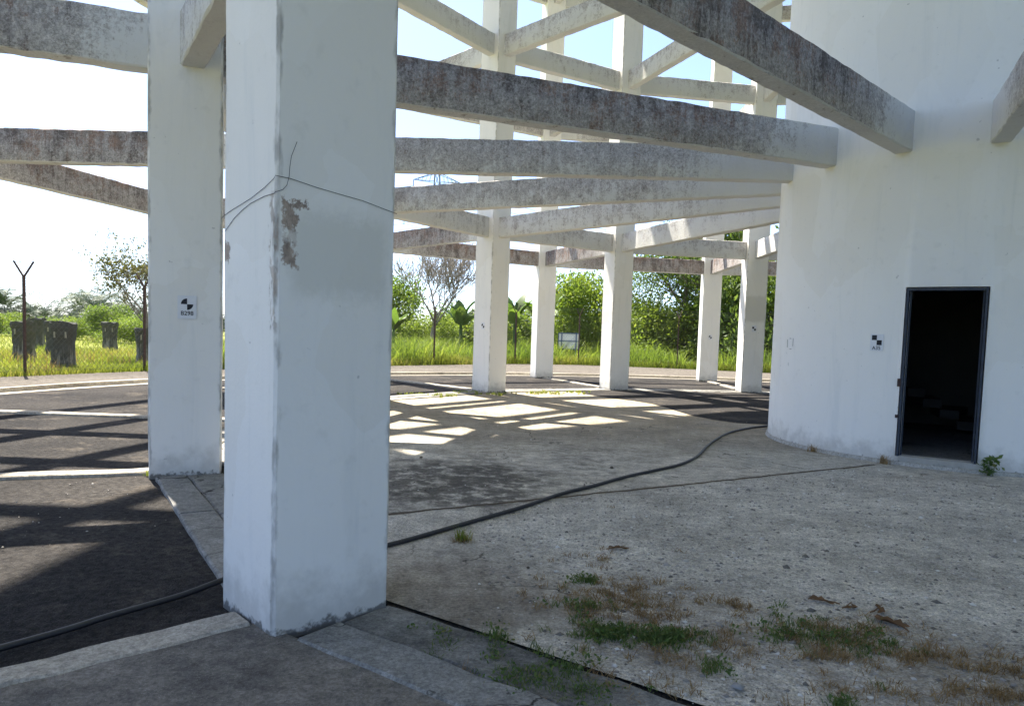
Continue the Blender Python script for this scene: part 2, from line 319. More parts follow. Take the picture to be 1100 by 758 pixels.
leafy('blade', (.13, .18, .03), (.24, .27, .06), (.34, .30, .13), .4)
leafy('dry_blade', (.24, .155, .075), (.40, .28, .14), (.18, .10, .045), .15, .9)
leafy('green_weed', (.075, .13, .035), (.14, .20, .055), (.22, .22, .09), .3)
plain('bark', (.16, .135, .11), .95, 0, .4, 12, .6); plain('bare_bark', (.24, .215, .19), .95, 0, .3, 10, .4)
plain('rust_steel', (.075, .05, .045), .85, .2, .5, 14, .3); plain('wire_steel', (.07, .07, .075), .7, .1, .2, 5, .1); plain('mesh_steel', (.075, .075, .07), .8, .1, .3, 3, .1)
plain('galvanised', (.13, .14, .15), .6, .1, .15, 2, .05); plain('hose_rubber', (.018, .018, .02), .5, 0, .3, 6, .1, .5)
plain('blue_frame', (.045, .055, .075), .7, 0, .6, 9, .3); plain('board_white', (.70, .71, .72), .6, 0, .08, 3, .05); plain('board_blue', (.07, .12, .22), .6, 0, .2, 3, .05)
plain('card_white', (.74, .75, .78), .6, 0, .05, 3, .02); plain('ink', (.02, .022, .03), .7, 0, .2, 10, .02)
plain('soil', (.12, .095, .07), .98, 0, .4, 9, .6); plain('inside_wall', (.10, .10, .098), .9, 0, .2, 3, .3); plain('stone', (.33, .32, .31), .9, 0, .45, 7, .3); plain('dead_leaf', (.15, .085, .042), .9, 0, .45, 18, .4)  # inside wall coloured dark, putting the doorway's gloom into the surface
plain('thin_wire', (.035, .035, .04), .5, .3, .2, 5, .05); plain('tank_concrete', (.76, .75, .72), .9, 0, .15, 1, .3)  # tank colour whitened to bounce fill light into the shade below

# ------------------------------------------------------------------ tower layout
CX, CY, RS, RI, RO, TH0 = 6.757, 11.223, 2.639, 10.75, 16.168, 223.194
Z1, DZ, NLEV, BD, BW = 3.938, 4.491, 4, .505, .215
WR, WT, OR_, OT = .658, .607, .529, .664
TOP = Z1 + DZ * NLEV
def ang(k): return R(TH0 - 22.5 * k)
def pol(k, r): a = ang(k); return Vector((CX + r * math.cos(a), CY + r * math.sin(a), 0))

# ------------------------------------------------------------------ setting: ground sheets
def ring_pts(r, n=96): return [(CX + r * math.cos(2 * math.pi * i / n), CY + r * math.sin(2 * math.pi * i / n)) for i in range(n)]
FENCE = [(-16.2, 9.5), (-15.0, 15.2), (-13.23, 19.85), (-11.8, 23.46), (-9.2, 27.2), (-6.5, 30.8), (-3.7, 34.38), (.11, 38.65), (3.59, 40.2), (8.83, 39.39), (13.54, 37.46), (18.0, 34.9), (22.0, 31.5), (25.2, 27.0), (27.6, 21.8)]
obj('ground', new_mesh('ground', [(-900, -700, -.07), (900, -700, -.07), (900, 1300, -.07), (-900, 1300, -.07)], [(0, 1, 2, 3)]), MAT['grass_ground'], kind='structure')
vp = [(x, y) for x, y in FENCE] + [(29, 10), (27, -4), (18, -14), (4, -17), (-9, -12), (-15.5, -2)]
obj('gravel_verge', sheet(vp[::-1], -.035, 'gravel_verge', .2), MAT['gravel_verge'], kind='structure')
obj('asphalt_yard', sheet(ring_pts(17.55), -.012, 'asphalt_yard', .05), MAT['asphalt'], kind='structure')
def ring_band(r0, r1, z, thick, n=128, seed=1):
    rnd = random.Random(seed); v = []; f = []
    for i in range(n):
        a = 2 * math.pi * i / n; e = [rnd.uniform(-.012, .012) for _ in range(3)]
        for r, zz in ((r0, z - thick), (r0 + e[0], z), (r1 + e[1], z + e[2] * .4), (r1, z - thick)): v.append((CX + r * math.cos(a), CY + r * math.sin(a), zz))
    for i in range(n):
        j = (i + 1) % n
        for k in range(3): f.append((i * 4 + k, i * 4 + k + 1, j * 4 + k + 1, j * 4 + k))
    return new_mesh('kerb', v, f)
obj('outer_kerb', ring_band(17.5, 17.68, .085, .3), MAT['kerb_concrete'], kind='structure')
obj('gutter', ring_band(17.2, 17.49, -.006, .02, seed=3), MAT['kerb_concrete'], kind='structure')
CH = math.cos(R(11.25))
inr = [pol(k, RI - .36) for k in range(16)]
obj('inner_floor', sheet([(p.x, p.y) for p in inr][::-1], 0.0, 'inner_floor'), MAT['inner_ground'], kind='structure')
edge = [pol(4.68, RI - .34), Vector((1.9, 19.3, 0)), Vector((2.35, 18.4, 0)), Vector((2.9, 17.7, 0)), Vector((3.25, 17.0, 0)), Vector((3.42, 16.2, 0)), Vector((3.5, 15.4, 0)), Vector((3.62, 14.6, 0)), Vector((3.85, 13.95, 0)), Vector((4.2, 13.5, 0)), Vector((4.8, 13.35, 0)), Vector((5.6, 13.6, 0)), Vector((8.5, 14.0, 0)), pol(8, RI - 1.5), pol(8, RI - .37), pol(7, RI - .37), pol(6, RI - .37), pol(5, RI - .37)]
obj('asphalt_patch', sheet([(p.x, p.y) for p in edge], .006, 'asphalt_patch'), MAT['asphalt'], kind='structure')
obj('concrete_panel', sheet([(p.x, p.y) for p in (pol(-.02, RI + .30), pol(-.02, RO), pol(-1, RO), pol(-1, RI + .30))], .018, 'concrete_panel', .04), MAT['dark_slab'], kind='structure')
def strip(a, b, w, z, thick, seed, seg=.18, jit=.010):
    """slightly ragged concrete strip with bevelled top"""
    rnd = random.Random(seed); d = (b - a); L = d.length; d = d / L; n = Vector((-d.y, d.x, 0)); m = max(2, int(L / seg)); v = []; f = []
    for i in range(m + 1):
        p = a + d * (L * i / m); e = [rnd.uniform(-jit, jit) for _ in range(4)]
        for off, zz in ((-w / 2 + e[0], z - thick), (-w / 2 + e[0], z - .012), (-w / 2 + .014 + e[1], z + e[2] * .3), (w / 2 - .014 + e[3], z + e[2] * .3), (w / 2 + e[3], z - .012), (w / 2 + e[3], z - thick)):
            q = p + n * off; v.append((q.x, q.y, zz))
    for i in range(m):
        for k in range(5): f.append((i * 6 + k, i * 6 + k + 1, i * 6 + k + 7, i * 6 + k + 6))
    f += [(0, 1, 2, 3, 4, 5)[::-1], tuple(m * 6 + k for k in range(6))]
    f = [q[::-1] for q in f]
    return new_mesh('strip', v, f)
for k in range(16):
    obj('radial_kerb', strip(pol(k, RI + WR / 2 + .02), pol(k, RO - OR_ / 2 - .02), .20, .030, .2, 100 + k, .16, .014), MAT['kerb_concrete'], kind='structure')
for k in range(-1, 15):
    # two parallel lines of edging slabs between neighbouring columns, cut into lengths
    a, b = pol(k, RI), pol(k + 1, RI); d = (b - a).normalized(); n = Vector((-d.y, d.x, 0))
    if (a + n - Vector((CX, CY, 0))).length < (a - Vector((CX, CY, 0))).length: n = -n
    a2, b2 = a + d * .34, b - d * .34; L = (b2 - a2).length; e = random.Random(900 + k)
    for off, w, z in ((.19, .27, .028), (-.13, .34, .020)):
        cuts = [0, L * e.uniform(.44, .56), L]
        for i in range(len(cuts) - 1):
            obj('edging_slab', strip(a2 + d * (cuts[i] + .006) + n * off, a2 + d * (cuts[i + 1] - .012) + n * off, w, z + e.uniform(-.006, .006), .15, 300 + k * 5 + i, .22, .012 if k == -1 else .006), MAT['slab_concrete'], kind='structure')
# joint between floor panels, packed with soil
jr = random.Random(5); g = Geo(); A, B = Vector((-.98, 5.90, 0)), Vector((4.62, 9.21, 0)); nrm = Vector((-.509, .861, 0)); N_ = 90; jv = []; jf = []; wob = 0
for i in range(N_ + 1):
    p = A.lerp(B, i / N_); wob = wob * .85 + jr.uniform(-.010, .010); w = .014 + .02 * jr.random() ** 2
    for o_, z in ((-w, .002), (0, .009), (w, .002)): q = p + nrm * (o_ + wob); jv.append((q.x, q.y, z))
for i in range(N_):
    for k in range(2): jf.append((i * 3 + k, (i + 1) * 3 + k, (i + 1) * 3 + k + 1, i * 3 + k + 1))
obj('floor_joint', new_mesh('floor_joint', jv, jf), MAT['soil'], kind='structure')

# ------------------------------------------------------------------ the tower
tower = thing('water_tower', 'white concrete tower with round shaft, two rings of columns and weathered beams', 'tower', (CX, CY, 0))
def prism(L, W, D, seed, seg=.13, jit=.0055, ch=.014, base=0.0):
    """bar along +X from 0..L, section W (y) by D (z, from base up), chamfered and slightly uneven"""
    rnd = random.Random(seed); m = max(2, int(L / seg)); v = []; f = []; c0 = [0] * 8
    y, z0, z1 = W / 2, base, base + D
    sec = [(-y + ch, z0), (y - ch, z0), (y, z0 + ch), (y, z1 - ch), (y - ch, z1), (-y + ch, z1), (-y, z1 - ch), (-y, z0 + ch)]
    for i in range(m + 1):
        j = [rnd.uniform(-jit, jit) for _ in range(16)]
        for q, (a, b) in enumerate(sec): v.append((L * i / m, a + j[q // 2 * 2] * (1 if q % 2 else .8), b + j[q // 2 * 2 + 1]))
    for i in range(m):
        for q in range(8): f.append((i * 8 + q, i * 8 + (q + 1) % 8, (i + 1) * 8 + (q + 1) % 8, (i + 1) * 8 + q))
    f = [q[::-1] for q in f]; f += [tuple(range(8)), tuple(m * 8 + q for q in reversed(range(8)))]
    return new_mesh('bar', v, f)
def column_mesh(a, b, H, seed):
    me = prism(H + .3, b, a, seed, .42, .0035, .016, -a / 2)       # bar along X; stand it up: X->Z, Z->X
    for v in me.vertices:
        x, y, z = v.co; v.co = (z, y, x - .3)
    me.flip_normals(); me.update(); return me
col_meshes = [column_mesh(WR, WT, TOP, 10 + i) for i in range(3)]; ocol_meshes = [column_mesh(OR_, OT, TOP, 20 + i) for i in range(2)]
near_mesh = column_mesh(WR, WT, TOP, 44)
loc0 = Vector((CX, CY, 0))
for k in range(16):
    o = obj('column', near_mesh if k == 0 else col_meshes[k % 3], MAT['near_column_paint'] if k == 0 else MAT['column_paint'], tower, pol(k, RI) - loc0, ang(k))
    if k == 0: o['label'] = 'nearest column with peeled brown patches at head height'
    obj('column', ocol_meshes[k % 2], MAT['column_paint'], tower, pol(k, RO) - loc0, ang(k))
Lri = RI - WR / 2 - RS + .09
rad_in = [prism(Lri, BW, BD, 60 + i) for i in range(4)]; rad_out = [prism(RO - RI - WR / 2 - OR_ / 2 + .05, BW, BD, 70 + i) for i in range(3)]
def chord_len(r, w): return 2 * r * math.sin(R(11.25)) - w * math.cos(R(11.25)) + .03
ring_in = [prism(chord_len(RI, WT), BW, BD, 80 + i) for i in range(3)]; ring_out = [prism(chord_len(RO, OT), BW, BD, 90 + i) for i in range(3)]
near_stain = {0: .97, 1: .92, 2: .54, 3: .46, 4: .34, 5: .22, 6: .22, 15: .8, 14: .7}
br = random.Random(77)
for l in range(NLEV):
    z = Z1 + DZ * l
    for k in range(16):
        a = ang(k); st = near_stain.get(k, .45) if l == 0 else .30
        obj('radial_beam', rad_in[(k + l) % 4], MAT['beam'], tower, pol(k, RS - .06) - loc0 + Vector((0, 0, z)), a, stain=st, clean_end=1.0)
        obj('radial_beam', rad_out[(k + l) % 3], MAT['beam'], tower, pol(k, RI + WR / 2 - .02) - loc0 + Vector((0, 0, z)), a, stain=.98 if l == 0 else .6, clean_end=.15)
        for r, ms, w, s in ((RI, ring_in, WT, .30 if l == 0 else .25), (RO, ring_out, OT, .93 if l == 0 else .7)):
            p, q = pol(k, r), pol(k + 1, r); d = (q - p).normalized(); s0 = w / 2 * math.cos(R(11.25)) - .01
            obj('ring_beam', ms[(k + l) % 3], MAT['beam'], tower, p + d * s0 - loc0 + Vector((0, 0, z)), math.atan2(d.y, d.x), stain=s + br.uniform(-.06, .06), clean_end=.35)
# shaft: hollow wall with a doorway
D0, D1, DZ0, DZ1 = 226.25, 245.75, .115, 2.255
angs = sorted(set([round(i * 2.5, 3) for i in range(144)] + [D0, D1])); angs = [a for a in angs if min(abs(a - D0), abs(a - D1)) > .9 or a in (D0, D1)]
zs = [-.3, DZ0, DZ1] + [4 + 2.25 * i for i in range(9)]; RIN = RS - .22; nz = len(zs); na = len(angs); v = []; f = []
for r in (RS, RIN):
    for a in angs:
        for z in zs: v.append((r * math.cos(R(a)), r * math.sin(R(a)), z))
def vi(s, i, j): return s * na * nz + (i % na) * nz + j
i0, i1 = angs.index(D0), angs.index(D1)
for i in range(na):
    for j in range(nz - 1):
        if i0 <= i < i1 and j == 1: continue
        f.append((vi(0, i, j), vi(0, i + 1, j), vi(0, i + 1, j + 1), vi(0, i, j + 1))); f.append((vi(1, i + 1, j), vi(1, i, j), vi(1, i, j + 1), vi(1, i + 1, j + 1)))
f.append((vi(0, i0, 1), vi(0, i0, 2), vi(1, i0, 2), vi(1, i0, 1))); f.append((vi(0, i1, 2), vi(0, i1, 1), vi(1, i1, 1), vi(1, i1, 2)))
for i in range(i0, i1):
    f.append((vi(0, i + 1, 1), vi(0, i, 1), vi(1, i, 1), vi(1, i + 1, 1))); f.append((vi(0, i, 2), vi(0, i + 1, 2), vi(1, i + 1, 2), vi(1, i, 2)))
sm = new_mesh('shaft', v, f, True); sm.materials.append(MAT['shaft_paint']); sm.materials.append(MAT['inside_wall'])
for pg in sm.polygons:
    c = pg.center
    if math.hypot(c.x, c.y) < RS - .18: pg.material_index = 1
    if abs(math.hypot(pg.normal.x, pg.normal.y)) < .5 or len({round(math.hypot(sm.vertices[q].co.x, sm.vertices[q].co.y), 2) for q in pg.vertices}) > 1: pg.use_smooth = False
shaft = obj('shaft', sm, None, tower)
# door frame: two jambs and a head, battered and scratched
def spol(a, r, z): return Vector((r * math.cos(R(a)), r * math.sin(R(a)), z))
pa, pb = spol(D0, RS - .03, 0), spol(D1, RS - .03, 0); dd = (pb - pa).normalized(); nn = Vector((dd.y, -dd.x, 0))
if nn.dot(pa) < 0: nn = -nn
frm = Geo(); rz = math.atan2(dd.y, dd.x)
def fbox(g, c, h): g.box((0, 0, 0), h, Matrix.Translation(c) @ Matrix.Rotation(rz, 4, 'Z'))
fbox(frm, pa + dd * .022 + Vector((0, 0, 1.18)), (.012, .06, 1.065)); fbox(frm, pb - dd * .022 + Vector((0, 0, 1.18)), (.012, .06, 1.065)); fbox(frm, (pa + pb) / 2 + nn * .004 + Vector((0, 0, 2.224)), ((pb - pa).length / 2 - .004, .062, .014))
for s_, p_ in ((1, pa), (-1, pb)): fbox(frm, p_ + dd * s_ * .052 - nn * .02 + Vector((0, 0, 1.17)), (.009, .02, 1.045))
obj('door_frame', frm.mesh('door_frame'), MAT['blue_frame'], shaft)
hg = Geo()
for zz in (1.05, .62): fbox(hg, pa - dd * .01 + nn * .035 + Vector((0, 0, zz)), (.022, .02, .05 if zz > 1 else .02))
obj('broken_latch', hg.mesh('broken_latch'), MAT['rust_steel'], shaft)
obj('inside_floor', new_mesh('inside_floor', [(RIN * .99 * math.cos(R(a * 10)), RIN * .99 * math.sin(R(a * 10)), DZ0 - .004) for a in range(36)], [tuple(range(36))]), MAT['slab_concrete'], shaft)
for i in range(14):                                   # stair climbing round the inside wall
    a0 = 40 + i * 13; s = Geo(); zt = .3 + i * .17
    ps = [(r, a, z) for z in (zt - .14, zt) for r, a in ((1.15, a0), (RIN, a0), (RIN, a0 + 14), (1.15, a0 + 14))]
    s.add([spol(a, r, z) for r, a, z in ps], [(3, 2, 1, 0), (4, 5, 6, 7), (0, 1, 5, 4), (1, 2, 6, 5), (2, 3, 7, 6), (3, 0, 4, 7)])
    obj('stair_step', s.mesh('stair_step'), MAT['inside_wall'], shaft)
# concrete foot round the shaft and worn door step
obj('shaft_foot', (lambda n: new_mesh('foot', [(r * math.cos(2 * math.pi * i / n), r * math.sin(2 * math.pi * i / n), z) for r, z in ((RS - .02, .05), (RS + .022, .045), (RS + .05, -.05)) for i in range(n)], [(k * n + i, (k + 1) * n + i, (k + 1) * n + (i + 1) % n, k * n + (i + 1) % n) for k in range(2) for i in range(n)]))(120), MAT['apron'], shaft)
# tank above the frame (out of the picture; it shades the yard)
n = 16; RT = 17.0; a0 = R(TH0 + 11.25)
prof = [(0, TOP - .02), (RT, TOP - .02), (RT, TOP + 5.5), (RT - 2, TOP + 6.5), (0, TOP + 8.5)]
tv = [(r * math.cos(a0 + 2 * math.pi * i / n), r * math.sin(a0 + 2 * math.pi * i / n), z) for r, z in prof for i in range(n)]
tf = [(k * n + i, k * n + (i + 1) % n, (k + 1) * n + (i + 1) % n, (k + 1) * n + i) for k in range(len(prof) - 1) for i in range(n)]
obj('tank', new_mesh('tank', tv, tf), MAT['tank_concrete'], tower)

# ------------------------------------------------------------------ leaf and blade generators
def rot_rand(rs, n):
    d = rs.normal(size=(n, 3)); d /= np.linalg.norm(d, axis=1)[:, None] + 1e-9
    e = rs.normal(size=(n, 3)); e -= d * (e * d).sum(1)[:, None]; e /= np.linalg.norm(e, axis=1)[:, None] + 1e-9
    return d, e
def leaves_at(P, size, seed, aspect=.45, up=.25, outward=None):
    """rhombic bent leaves (2 triangles folded on the midrib) rooted at points P"""
    rs = np.random.RandomState(seed); n = len(P); d, e = rot_rand(rs, n)
    if outward is not None: d = d + outward * .9
    d[:, 2] += up; d /= np.linalg.norm(d, axis=1)[:, None] + 1e-9
    e -= d * (e * d).sum(1)[:, None]; e /= np.linalg.norm(e, axis=1)[:, None] + 1e-9
    s = (size * rs.uniform(.6, 1.35, n))[:, None]; nr = np.cross(d, e)
    V = np.stack([P, P + d * s * .5 + e * s * aspect * .5 + nr * s * .08, P + d * s, P + d * s * .5 - e * s * aspect * .5 + nr * s * .08], 1).reshape(-1, 3)
    b = (np.arange(n) * 4)[:, None]; Fc = np.concatenate([b + [0, 1, 2], b + [0, 2, 3]])
    return V, Fc, np.repeat(rs.random_sample(n), 4)
def cloud_points(rs, lobes, n, hollow=.55):
    vol = np.array([l[3] * l[4] * l[5] for l in lobes]) ** .75; idx = rs.choice(len(lobes), n, p=vol / vol.sum())
    d = rs.normal(size=(n, 3)); d /= np.linalg.norm(d, axis=1)[:, None]
    r = (hollow + (1 - hollow) * rs.random_sample(n)) * (1 + .18 * rs.normal(size=n)); L = np.array(lobes)[idx]
    return L[:, :3] + d * r[:, None] * L[:, 3:6], d
def lobes_for(rs, n, w, h, z0, lob=.33):
    out = []
    for i in range(n):
        a = rs.random_sample() * 6.283; q = rs.random_sample() ** .6; z = z0 + h * rs.random_sample()
        taper = 1 - .55 * ((z - z0) / h) ** 2
        s = lob * rs.uniform(.6, 1.25); out.append((w * q * taper * math.cos(a), w * q * taper * math.sin(a), z, w * s, w * s, min(w, h) * s * .8))
    return out
def foliage_mesh(name, seed, n_lobes, n_leaves, w, h, z0, size, lob=.33, aspect=.45, twig=7):
    rs = np.random.RandomState(seed); lb = lobes_for(rs, n_lobes, w, h, z0, lob)
    m = n_leaves // twig; C, d = cloud_points(rs, lb, m); P = np.repeat(C, twig, 0) + rs.normal(size=(m * twig, 3)) * size * 1.1
    keep = P[:, 2] > .02; P = P[keep]; D = np.repeat(d, twig, 0)[keep]
    V, Fc, t = leaves_at(P, size, seed + 1, aspect, .15, D * .6)
    cl = np.repeat(np.repeat(rs.random_sample(m), twig)[keep], 4); return np_mesh(name, V, Fc, np.clip(t * .5 + cl * .5, 0, 1))
def branches(seed, trunk_h, r0, spread, levels=4, kids=(3, 4), up=.35, first=.5, lean=(0, 0), ratio=.68, rmin=.004):
    rnd = random.Random(seed); g = Geo(); tips = []
    def grow(p, d, L, r, lv):
        pts = [p]; n = 4; q = p.copy(); dd = d.copy(); rr = [r]
        for i in range(n):
            dd = (dd + Vector((rnd.uniform(-.16, .16), rnd.uniform(-.16, .16), rnd.uniform(-.04, .12)))).normalized(); q = q + dd * (L / n); pts.append(q.copy()); rr.append(max(rmin, r * (1 - .5 * (i + 1) / n)))
        g.tube(pts, rr, 6 if lv > 1 else 4 if lv == 1 else 3, False)
        if lv == 0: tips.append(q); return
        for j in range(rnd.randint(*kids)):
            t = rnd.uniform(first if lv == levels else .35, 1.0); i = min(n - 1, int(t * n)); s = pts[i].lerp(pts[i + 1], t * n - i)
            a = rnd.uniform(0, 6.283); side = Vector((math.cos(a), math.sin(a), rnd.uniform(-.1, .3)))
            nd = (dd * (1 - spread) + side * spread + Vector((0, 0, up * .3))).normalized(); grow(s, nd, L * ratio * rnd.uniform(.75, 1.15), rr[i + 1] * rnd.uniform(.5, .72), lv - 1)
        tips.append(q)
    grow(Vector((0, 0, -.15)), Vector((lean[0], lean[1], 1)).normalized(), trunk_h, r0, levels); return g, tips
def tree(name, label, loc, seed, trunk_h, r0, leafmat, leaf, per_tip, spread=.55, levels=4, rz=0, group=None, scat=.35, kids=(3, 4), lean=(0, 0), bark='bark', ratio=.68, rmin=.006):
    t = thing(name, label, 'tree', loc, rz, group); g, tips = branches(seed, trunk_h, r0, spread, levels, kids, lean=lean, ratio=ratio, rmin=rmin)
    obj('trunk', g.mesh('trunk', True), MAT[bark], t)
    if per_tip:
        rs = np.random.RandomState(seed + 5); P = np.repeat(np.array([tuple(p) for p in tips]), per_tip, 0); P = P + rs.normal(size=P.shape) * scat
        V, Fc, tt = leaves_at(P, leaf, seed + 6, .5, .05); cl = np.repeat(np.repeat(rs.random_sample(len(tips)), per_tip), 4)
        obj('crown', np_mesh('crown', V, Fc, tt * .5 + cl * .5), MAT[leafmat], t)
    return t
def blades(P, h, w, seed, bend=.5, seg3=False):
    rs = np.random.RandomState(seed); n = len(P); a = rs.random_sample(n) * 6.283; hh = h * rs.uniform(.5, 1.25, n); b = bend * rs.random_sample(n) * hh
    dx, dy = np.cos(a), np.sin(a); c = rs.random_sample(n) * 6.283; wx, wy = np.cos(c) * w / 2, np.sin(c) * w / 2
    def pt(fx, fz, s): return np.stack([P[:, 0] + dx * b * fx + wx * s, P[:, 1] + dy * b * fx + wy * s, P[:, 2] + hh * fz], 1)
    V = np.stack([pt(0, 0, 1), pt(0, 0, -1), pt(.35, .6, .7), pt(.35, .6, -.7), pt(1, .92, 0)], 1).reshape(-1, 3)
    k = (np.arange(n) * 5)[:, None]; Fc = np.concatenate([k + [0, 1, 3], k + [0, 3, 2], k + [2, 3, 4]]); return V, Fc, np.repeat(rs.random_sample(n), 5)

# ------------------------------------------------------------------ fence
def fence_r(a):
    aa = [math.degrees(math.atan2(y - CY, x - CX)) % 360 for x, y in FENCE]; rr = [math.hypot(x - CX, y - CY) for x, y in FENCE]
    return np.interp(a, aa[::-1], rr[::-1])
fence = thing('chain_link_fence', 'chain link fence with rusty forked posts and barbed wire round the yard', 'fence', (0, 0, 0))
FH = 2.62
for i, (x, y) in enumerate(FENCE):
    p0 = Vector(FENCE[max(i - 1, 0)] + (0,)); p1 = Vector(FENCE[min(i + 1, len(FENCE) - 1)] + (0,)); d = (p1 - p0).normalized(); nrm = Vector((-d.y, d.x, 0))
    g = Geo(); L = .028
    M = Matrix.Translation((x, y, 0)) @ Matrix.Rotation(math.atan2(d.y, d.x), 4, 'Z')
    g.box((0, -L, 1.3), (L, .004, 1.36), M); g.box((-L, 0, 1.3), (.004, L, 1.36), M)
    po = obj('post', g.mesh('post'), MAT['rust_steel'], fence)
    if i < 10:
        for s in (-1, 1):
            # forked top, swung a little out of the fence line so that both arms show
            ga = Geo(); ax = (nrm * .80 - d * .60) * s * .24; b0 = Vector((x, y, FH)); ga.tube([b0, b0 + ax + Vector((0, 0, .43))], [.030, .026], 4); obj('post_arm', ga.mesh('post_arm'), MAT['rust_steel'], po)
for i in range(len(FENCE) - 1):
    a, b = Vector(FENCE[i] + (0,)), Vector(FENCE[i + 1] + (0,)); L = (b - a).length; d = (b - a) / L; g = Geo(); sp = .16; H = FH - .02; rs_ = .0032 if i < 4 else .0018
    def seg(u0, z0, u1, z1):
        g.tube([a + d * u0 + Vector((0, 0, z0)), a + d * u1 + Vector((0, 0, z1))], rs_, 3, False)
    u = -H
    while u < L:
        lo, hi = max(u, 0), min(u + H, L)
        if hi - lo > .02: seg(lo, .03 + lo - u, hi, .03 + hi - u); seg(L - lo, .03 + lo - u, L - hi, .03 + hi - u)
        u += sp
    obj('mesh_panel', g.mesh('mesh_panel'), MAT['mesh_steel'], fence)
for s, hz in ((0, 2.60), (0, 1.3), (0, .1), (1, 2.78), (1, 2.92), (1, 3.04), (-1, 2.86), (-1, 3.0)):
    g = Geo(); pts = []
    for i, (x, y) in enumerate(FENCE):
        p0 = Vector(FENCE[max(i - 1, 0)] + (0,)); p1 = Vector(FENCE[min(i + 1, len(FENCE) - 1)] + (0,)); d = (p1 - p0).normalized(); nrm = Vector((-d.y, d.x, 0))
        ax = (nrm * .80 - d * .60) * s * .24 * max(0, (hz - FH) / .43); pts.append(Vector((x, y, hz)) + ax)
        if i < len(FENCE) - 1: q = Vector(FENCE[i + 1] + (hz,)); pts.append((Vector((x, y, hz)) + q) / 2 + ax - Vector((0, 0, .05 if s else .015)))
    g.tube(pts, .0052, 4); obj('barbed_wire' if s else 'line_wire', g.mesh('strand'), MAT['wire_steel'], fence)

# ------------------------------------------------------------------ hose
hp = [(-6.5, -1.0), (-3.6, 1.6), (-2.28, 3.20), (-1.98, 3.64), (-1.62, 4.12), (-1.22, 4.62), (-.80, 5.03), (-.35, 5.62), (.12, 6.25), (.50, 6.84), (.88, 7.30), (1.24, 7.78), (1.62, 8.20), (2.02, 8.66), (2.38, 9.28), (2.75, 10.2), (3.15, 11.1), (3.6, 11.95), (4.15, 12.65), (4.65, 13.1), (5.4, 13.75), (6.6, 14.3), (8.2, 14.5)]
pts = []
for i in range(1, len(hp) - 2):
    P = [Vector(p + (0,)) for p in hp[i - 1:i + 3]]
    for t in np.linspace(0, 1, 8, endpoint=False):
        q = .5 * ((2 * P[1]) + (P[2] - P[0]) * t + (2 * P[0] - 5 * P[1] + 4 * P[2] - P[3]) * t * t + (3 * P[1] - P[0] - 3 * P[2] + P[3]) * t ** 3); pts.append(q)
for q in pts:
    z = .017
    # climb over the edging slabs between the nearest columns
    c = pol(.5, RI * CH); n = (pol(.5, 1) - pol(.5, 0)); off = (q - c).dot(n)
    z += .036 * math.exp(-((off - .03) / .42) ** 4)
    q.z = z
g = Geo(); g.tube(pts, .0165, 10)
obj('hose', g.mesh('hose', True), MAT['hose_rubber'], label='black rubber hose snaking across the floor from kerb to shaft', category='hose')

# ------------------------------------------------------------------ survey targets, wires
def text_mesh(s, size):
    cu = bpy.data.curves.new('lettering', 'FONT'); cu.body = s; cu.size = size; cu.align_x = 'CENTER'; cu.align_y = 'CENTER'; cu.offset = size * .012
    t = bpy.data.objects.new('lettering', cu); COL.objects.link(t); dg = bpy.context.evaluated_depsgraph_get(); me = bpy.data.meshes.new_from_object(t.evaluated_get(dg)); bpy.data.objects.remove(t); return me
def target(label, loc, nrm, w, h, style, text=None, r=.05, cz=0.0):
    """paper survey card standing upright on a wall whose outward normal is nrm; local x = right, z = up, -y = out"""
    t = thing('survey_target', label, 'target', loc, math.atan2(nrm.y, nrm.x) + math.pi / 2)
    g = Geo(); g.box((0, -.0015, 0), (w / 2, .0015, h / 2)); obj('card', g.mesh('card'), MAT['card_white'], t)
    q = Geo()
    if style == 'round':
        for a0 in (90, 270):
            n = 8; q.add([(0, -.0045, cz)] + [(r * math.cos(R(a0 + 90 * i / n)), -.0045, cz + r * math.sin(R(a0 + 90 * i / n))) for i in range(n + 1)], [(0, i + 1, i + 2) for i in range(n)])
    else:
        for sx, sz in ((-1, 1), (1, -1)): q.add([(0, -.0045, cz), (sx * r, -.0045, cz), (sx * r, -.0045, cz + sz * r), (0, -.0045, cz + sz * r)], [(0, 1, 2, 3)])
    obj('checker_mark', q.mesh('mark'), MAT['ink'], t)
    if text:
        o = obj('lettering', text_mesh(text, r * 1.02), MAT['ink'], t, (0, -.0048, cz - r * 1.62)); o.rotation_euler = (R(90), 0, 0)
    return t
def on_col(k, lx, ly, z, r=RI, gap=.004):
    a = ang(k); u = Vector((math.cos(a), math.sin(a), 0)); t = Vector((-u.y, u.x, 0)); return pol(k, r) + u * lx + t * ly + Vector((0, 0, z)), u, t
p, u, t = on_col(1, -.015, WT / 2 + .004, 1.663); target('white card with black quarter circle marks lettered B298 on second column', p, t, .17, .225, 'round', 'B298', .055, .03)
p, u, t = on_col(4, -.053, WT / 2 + .004, 1.70); target('tiny survey mark high on the left face of a mid column', p, t, .12, .17, 'round', None, .06)
p, u, t = on_col(6, -WR / 2 - .004, .02, 1.90); target('small survey mark on the inner column nearest the shaft edge', p, -u, .13, .19, 'square', None, .055)
p, u, t = on_col(6, -OR_ / 2 - .004, 0, 1.64, RO); target('small survey mark on the outer column in front of dark trees', p, -u, .12, .18, 'round', None, .06)
a = 219.5; nv = Vector((math.cos(R(a)), math.sin(R(a)), 0)); target('square checker card lettered A35 on the shaft beside the doorway', Vector((CX, CY, 1.55)) + nv * (RS + .003), nv, .165, .215, 'square', 'A35', .064, .03)
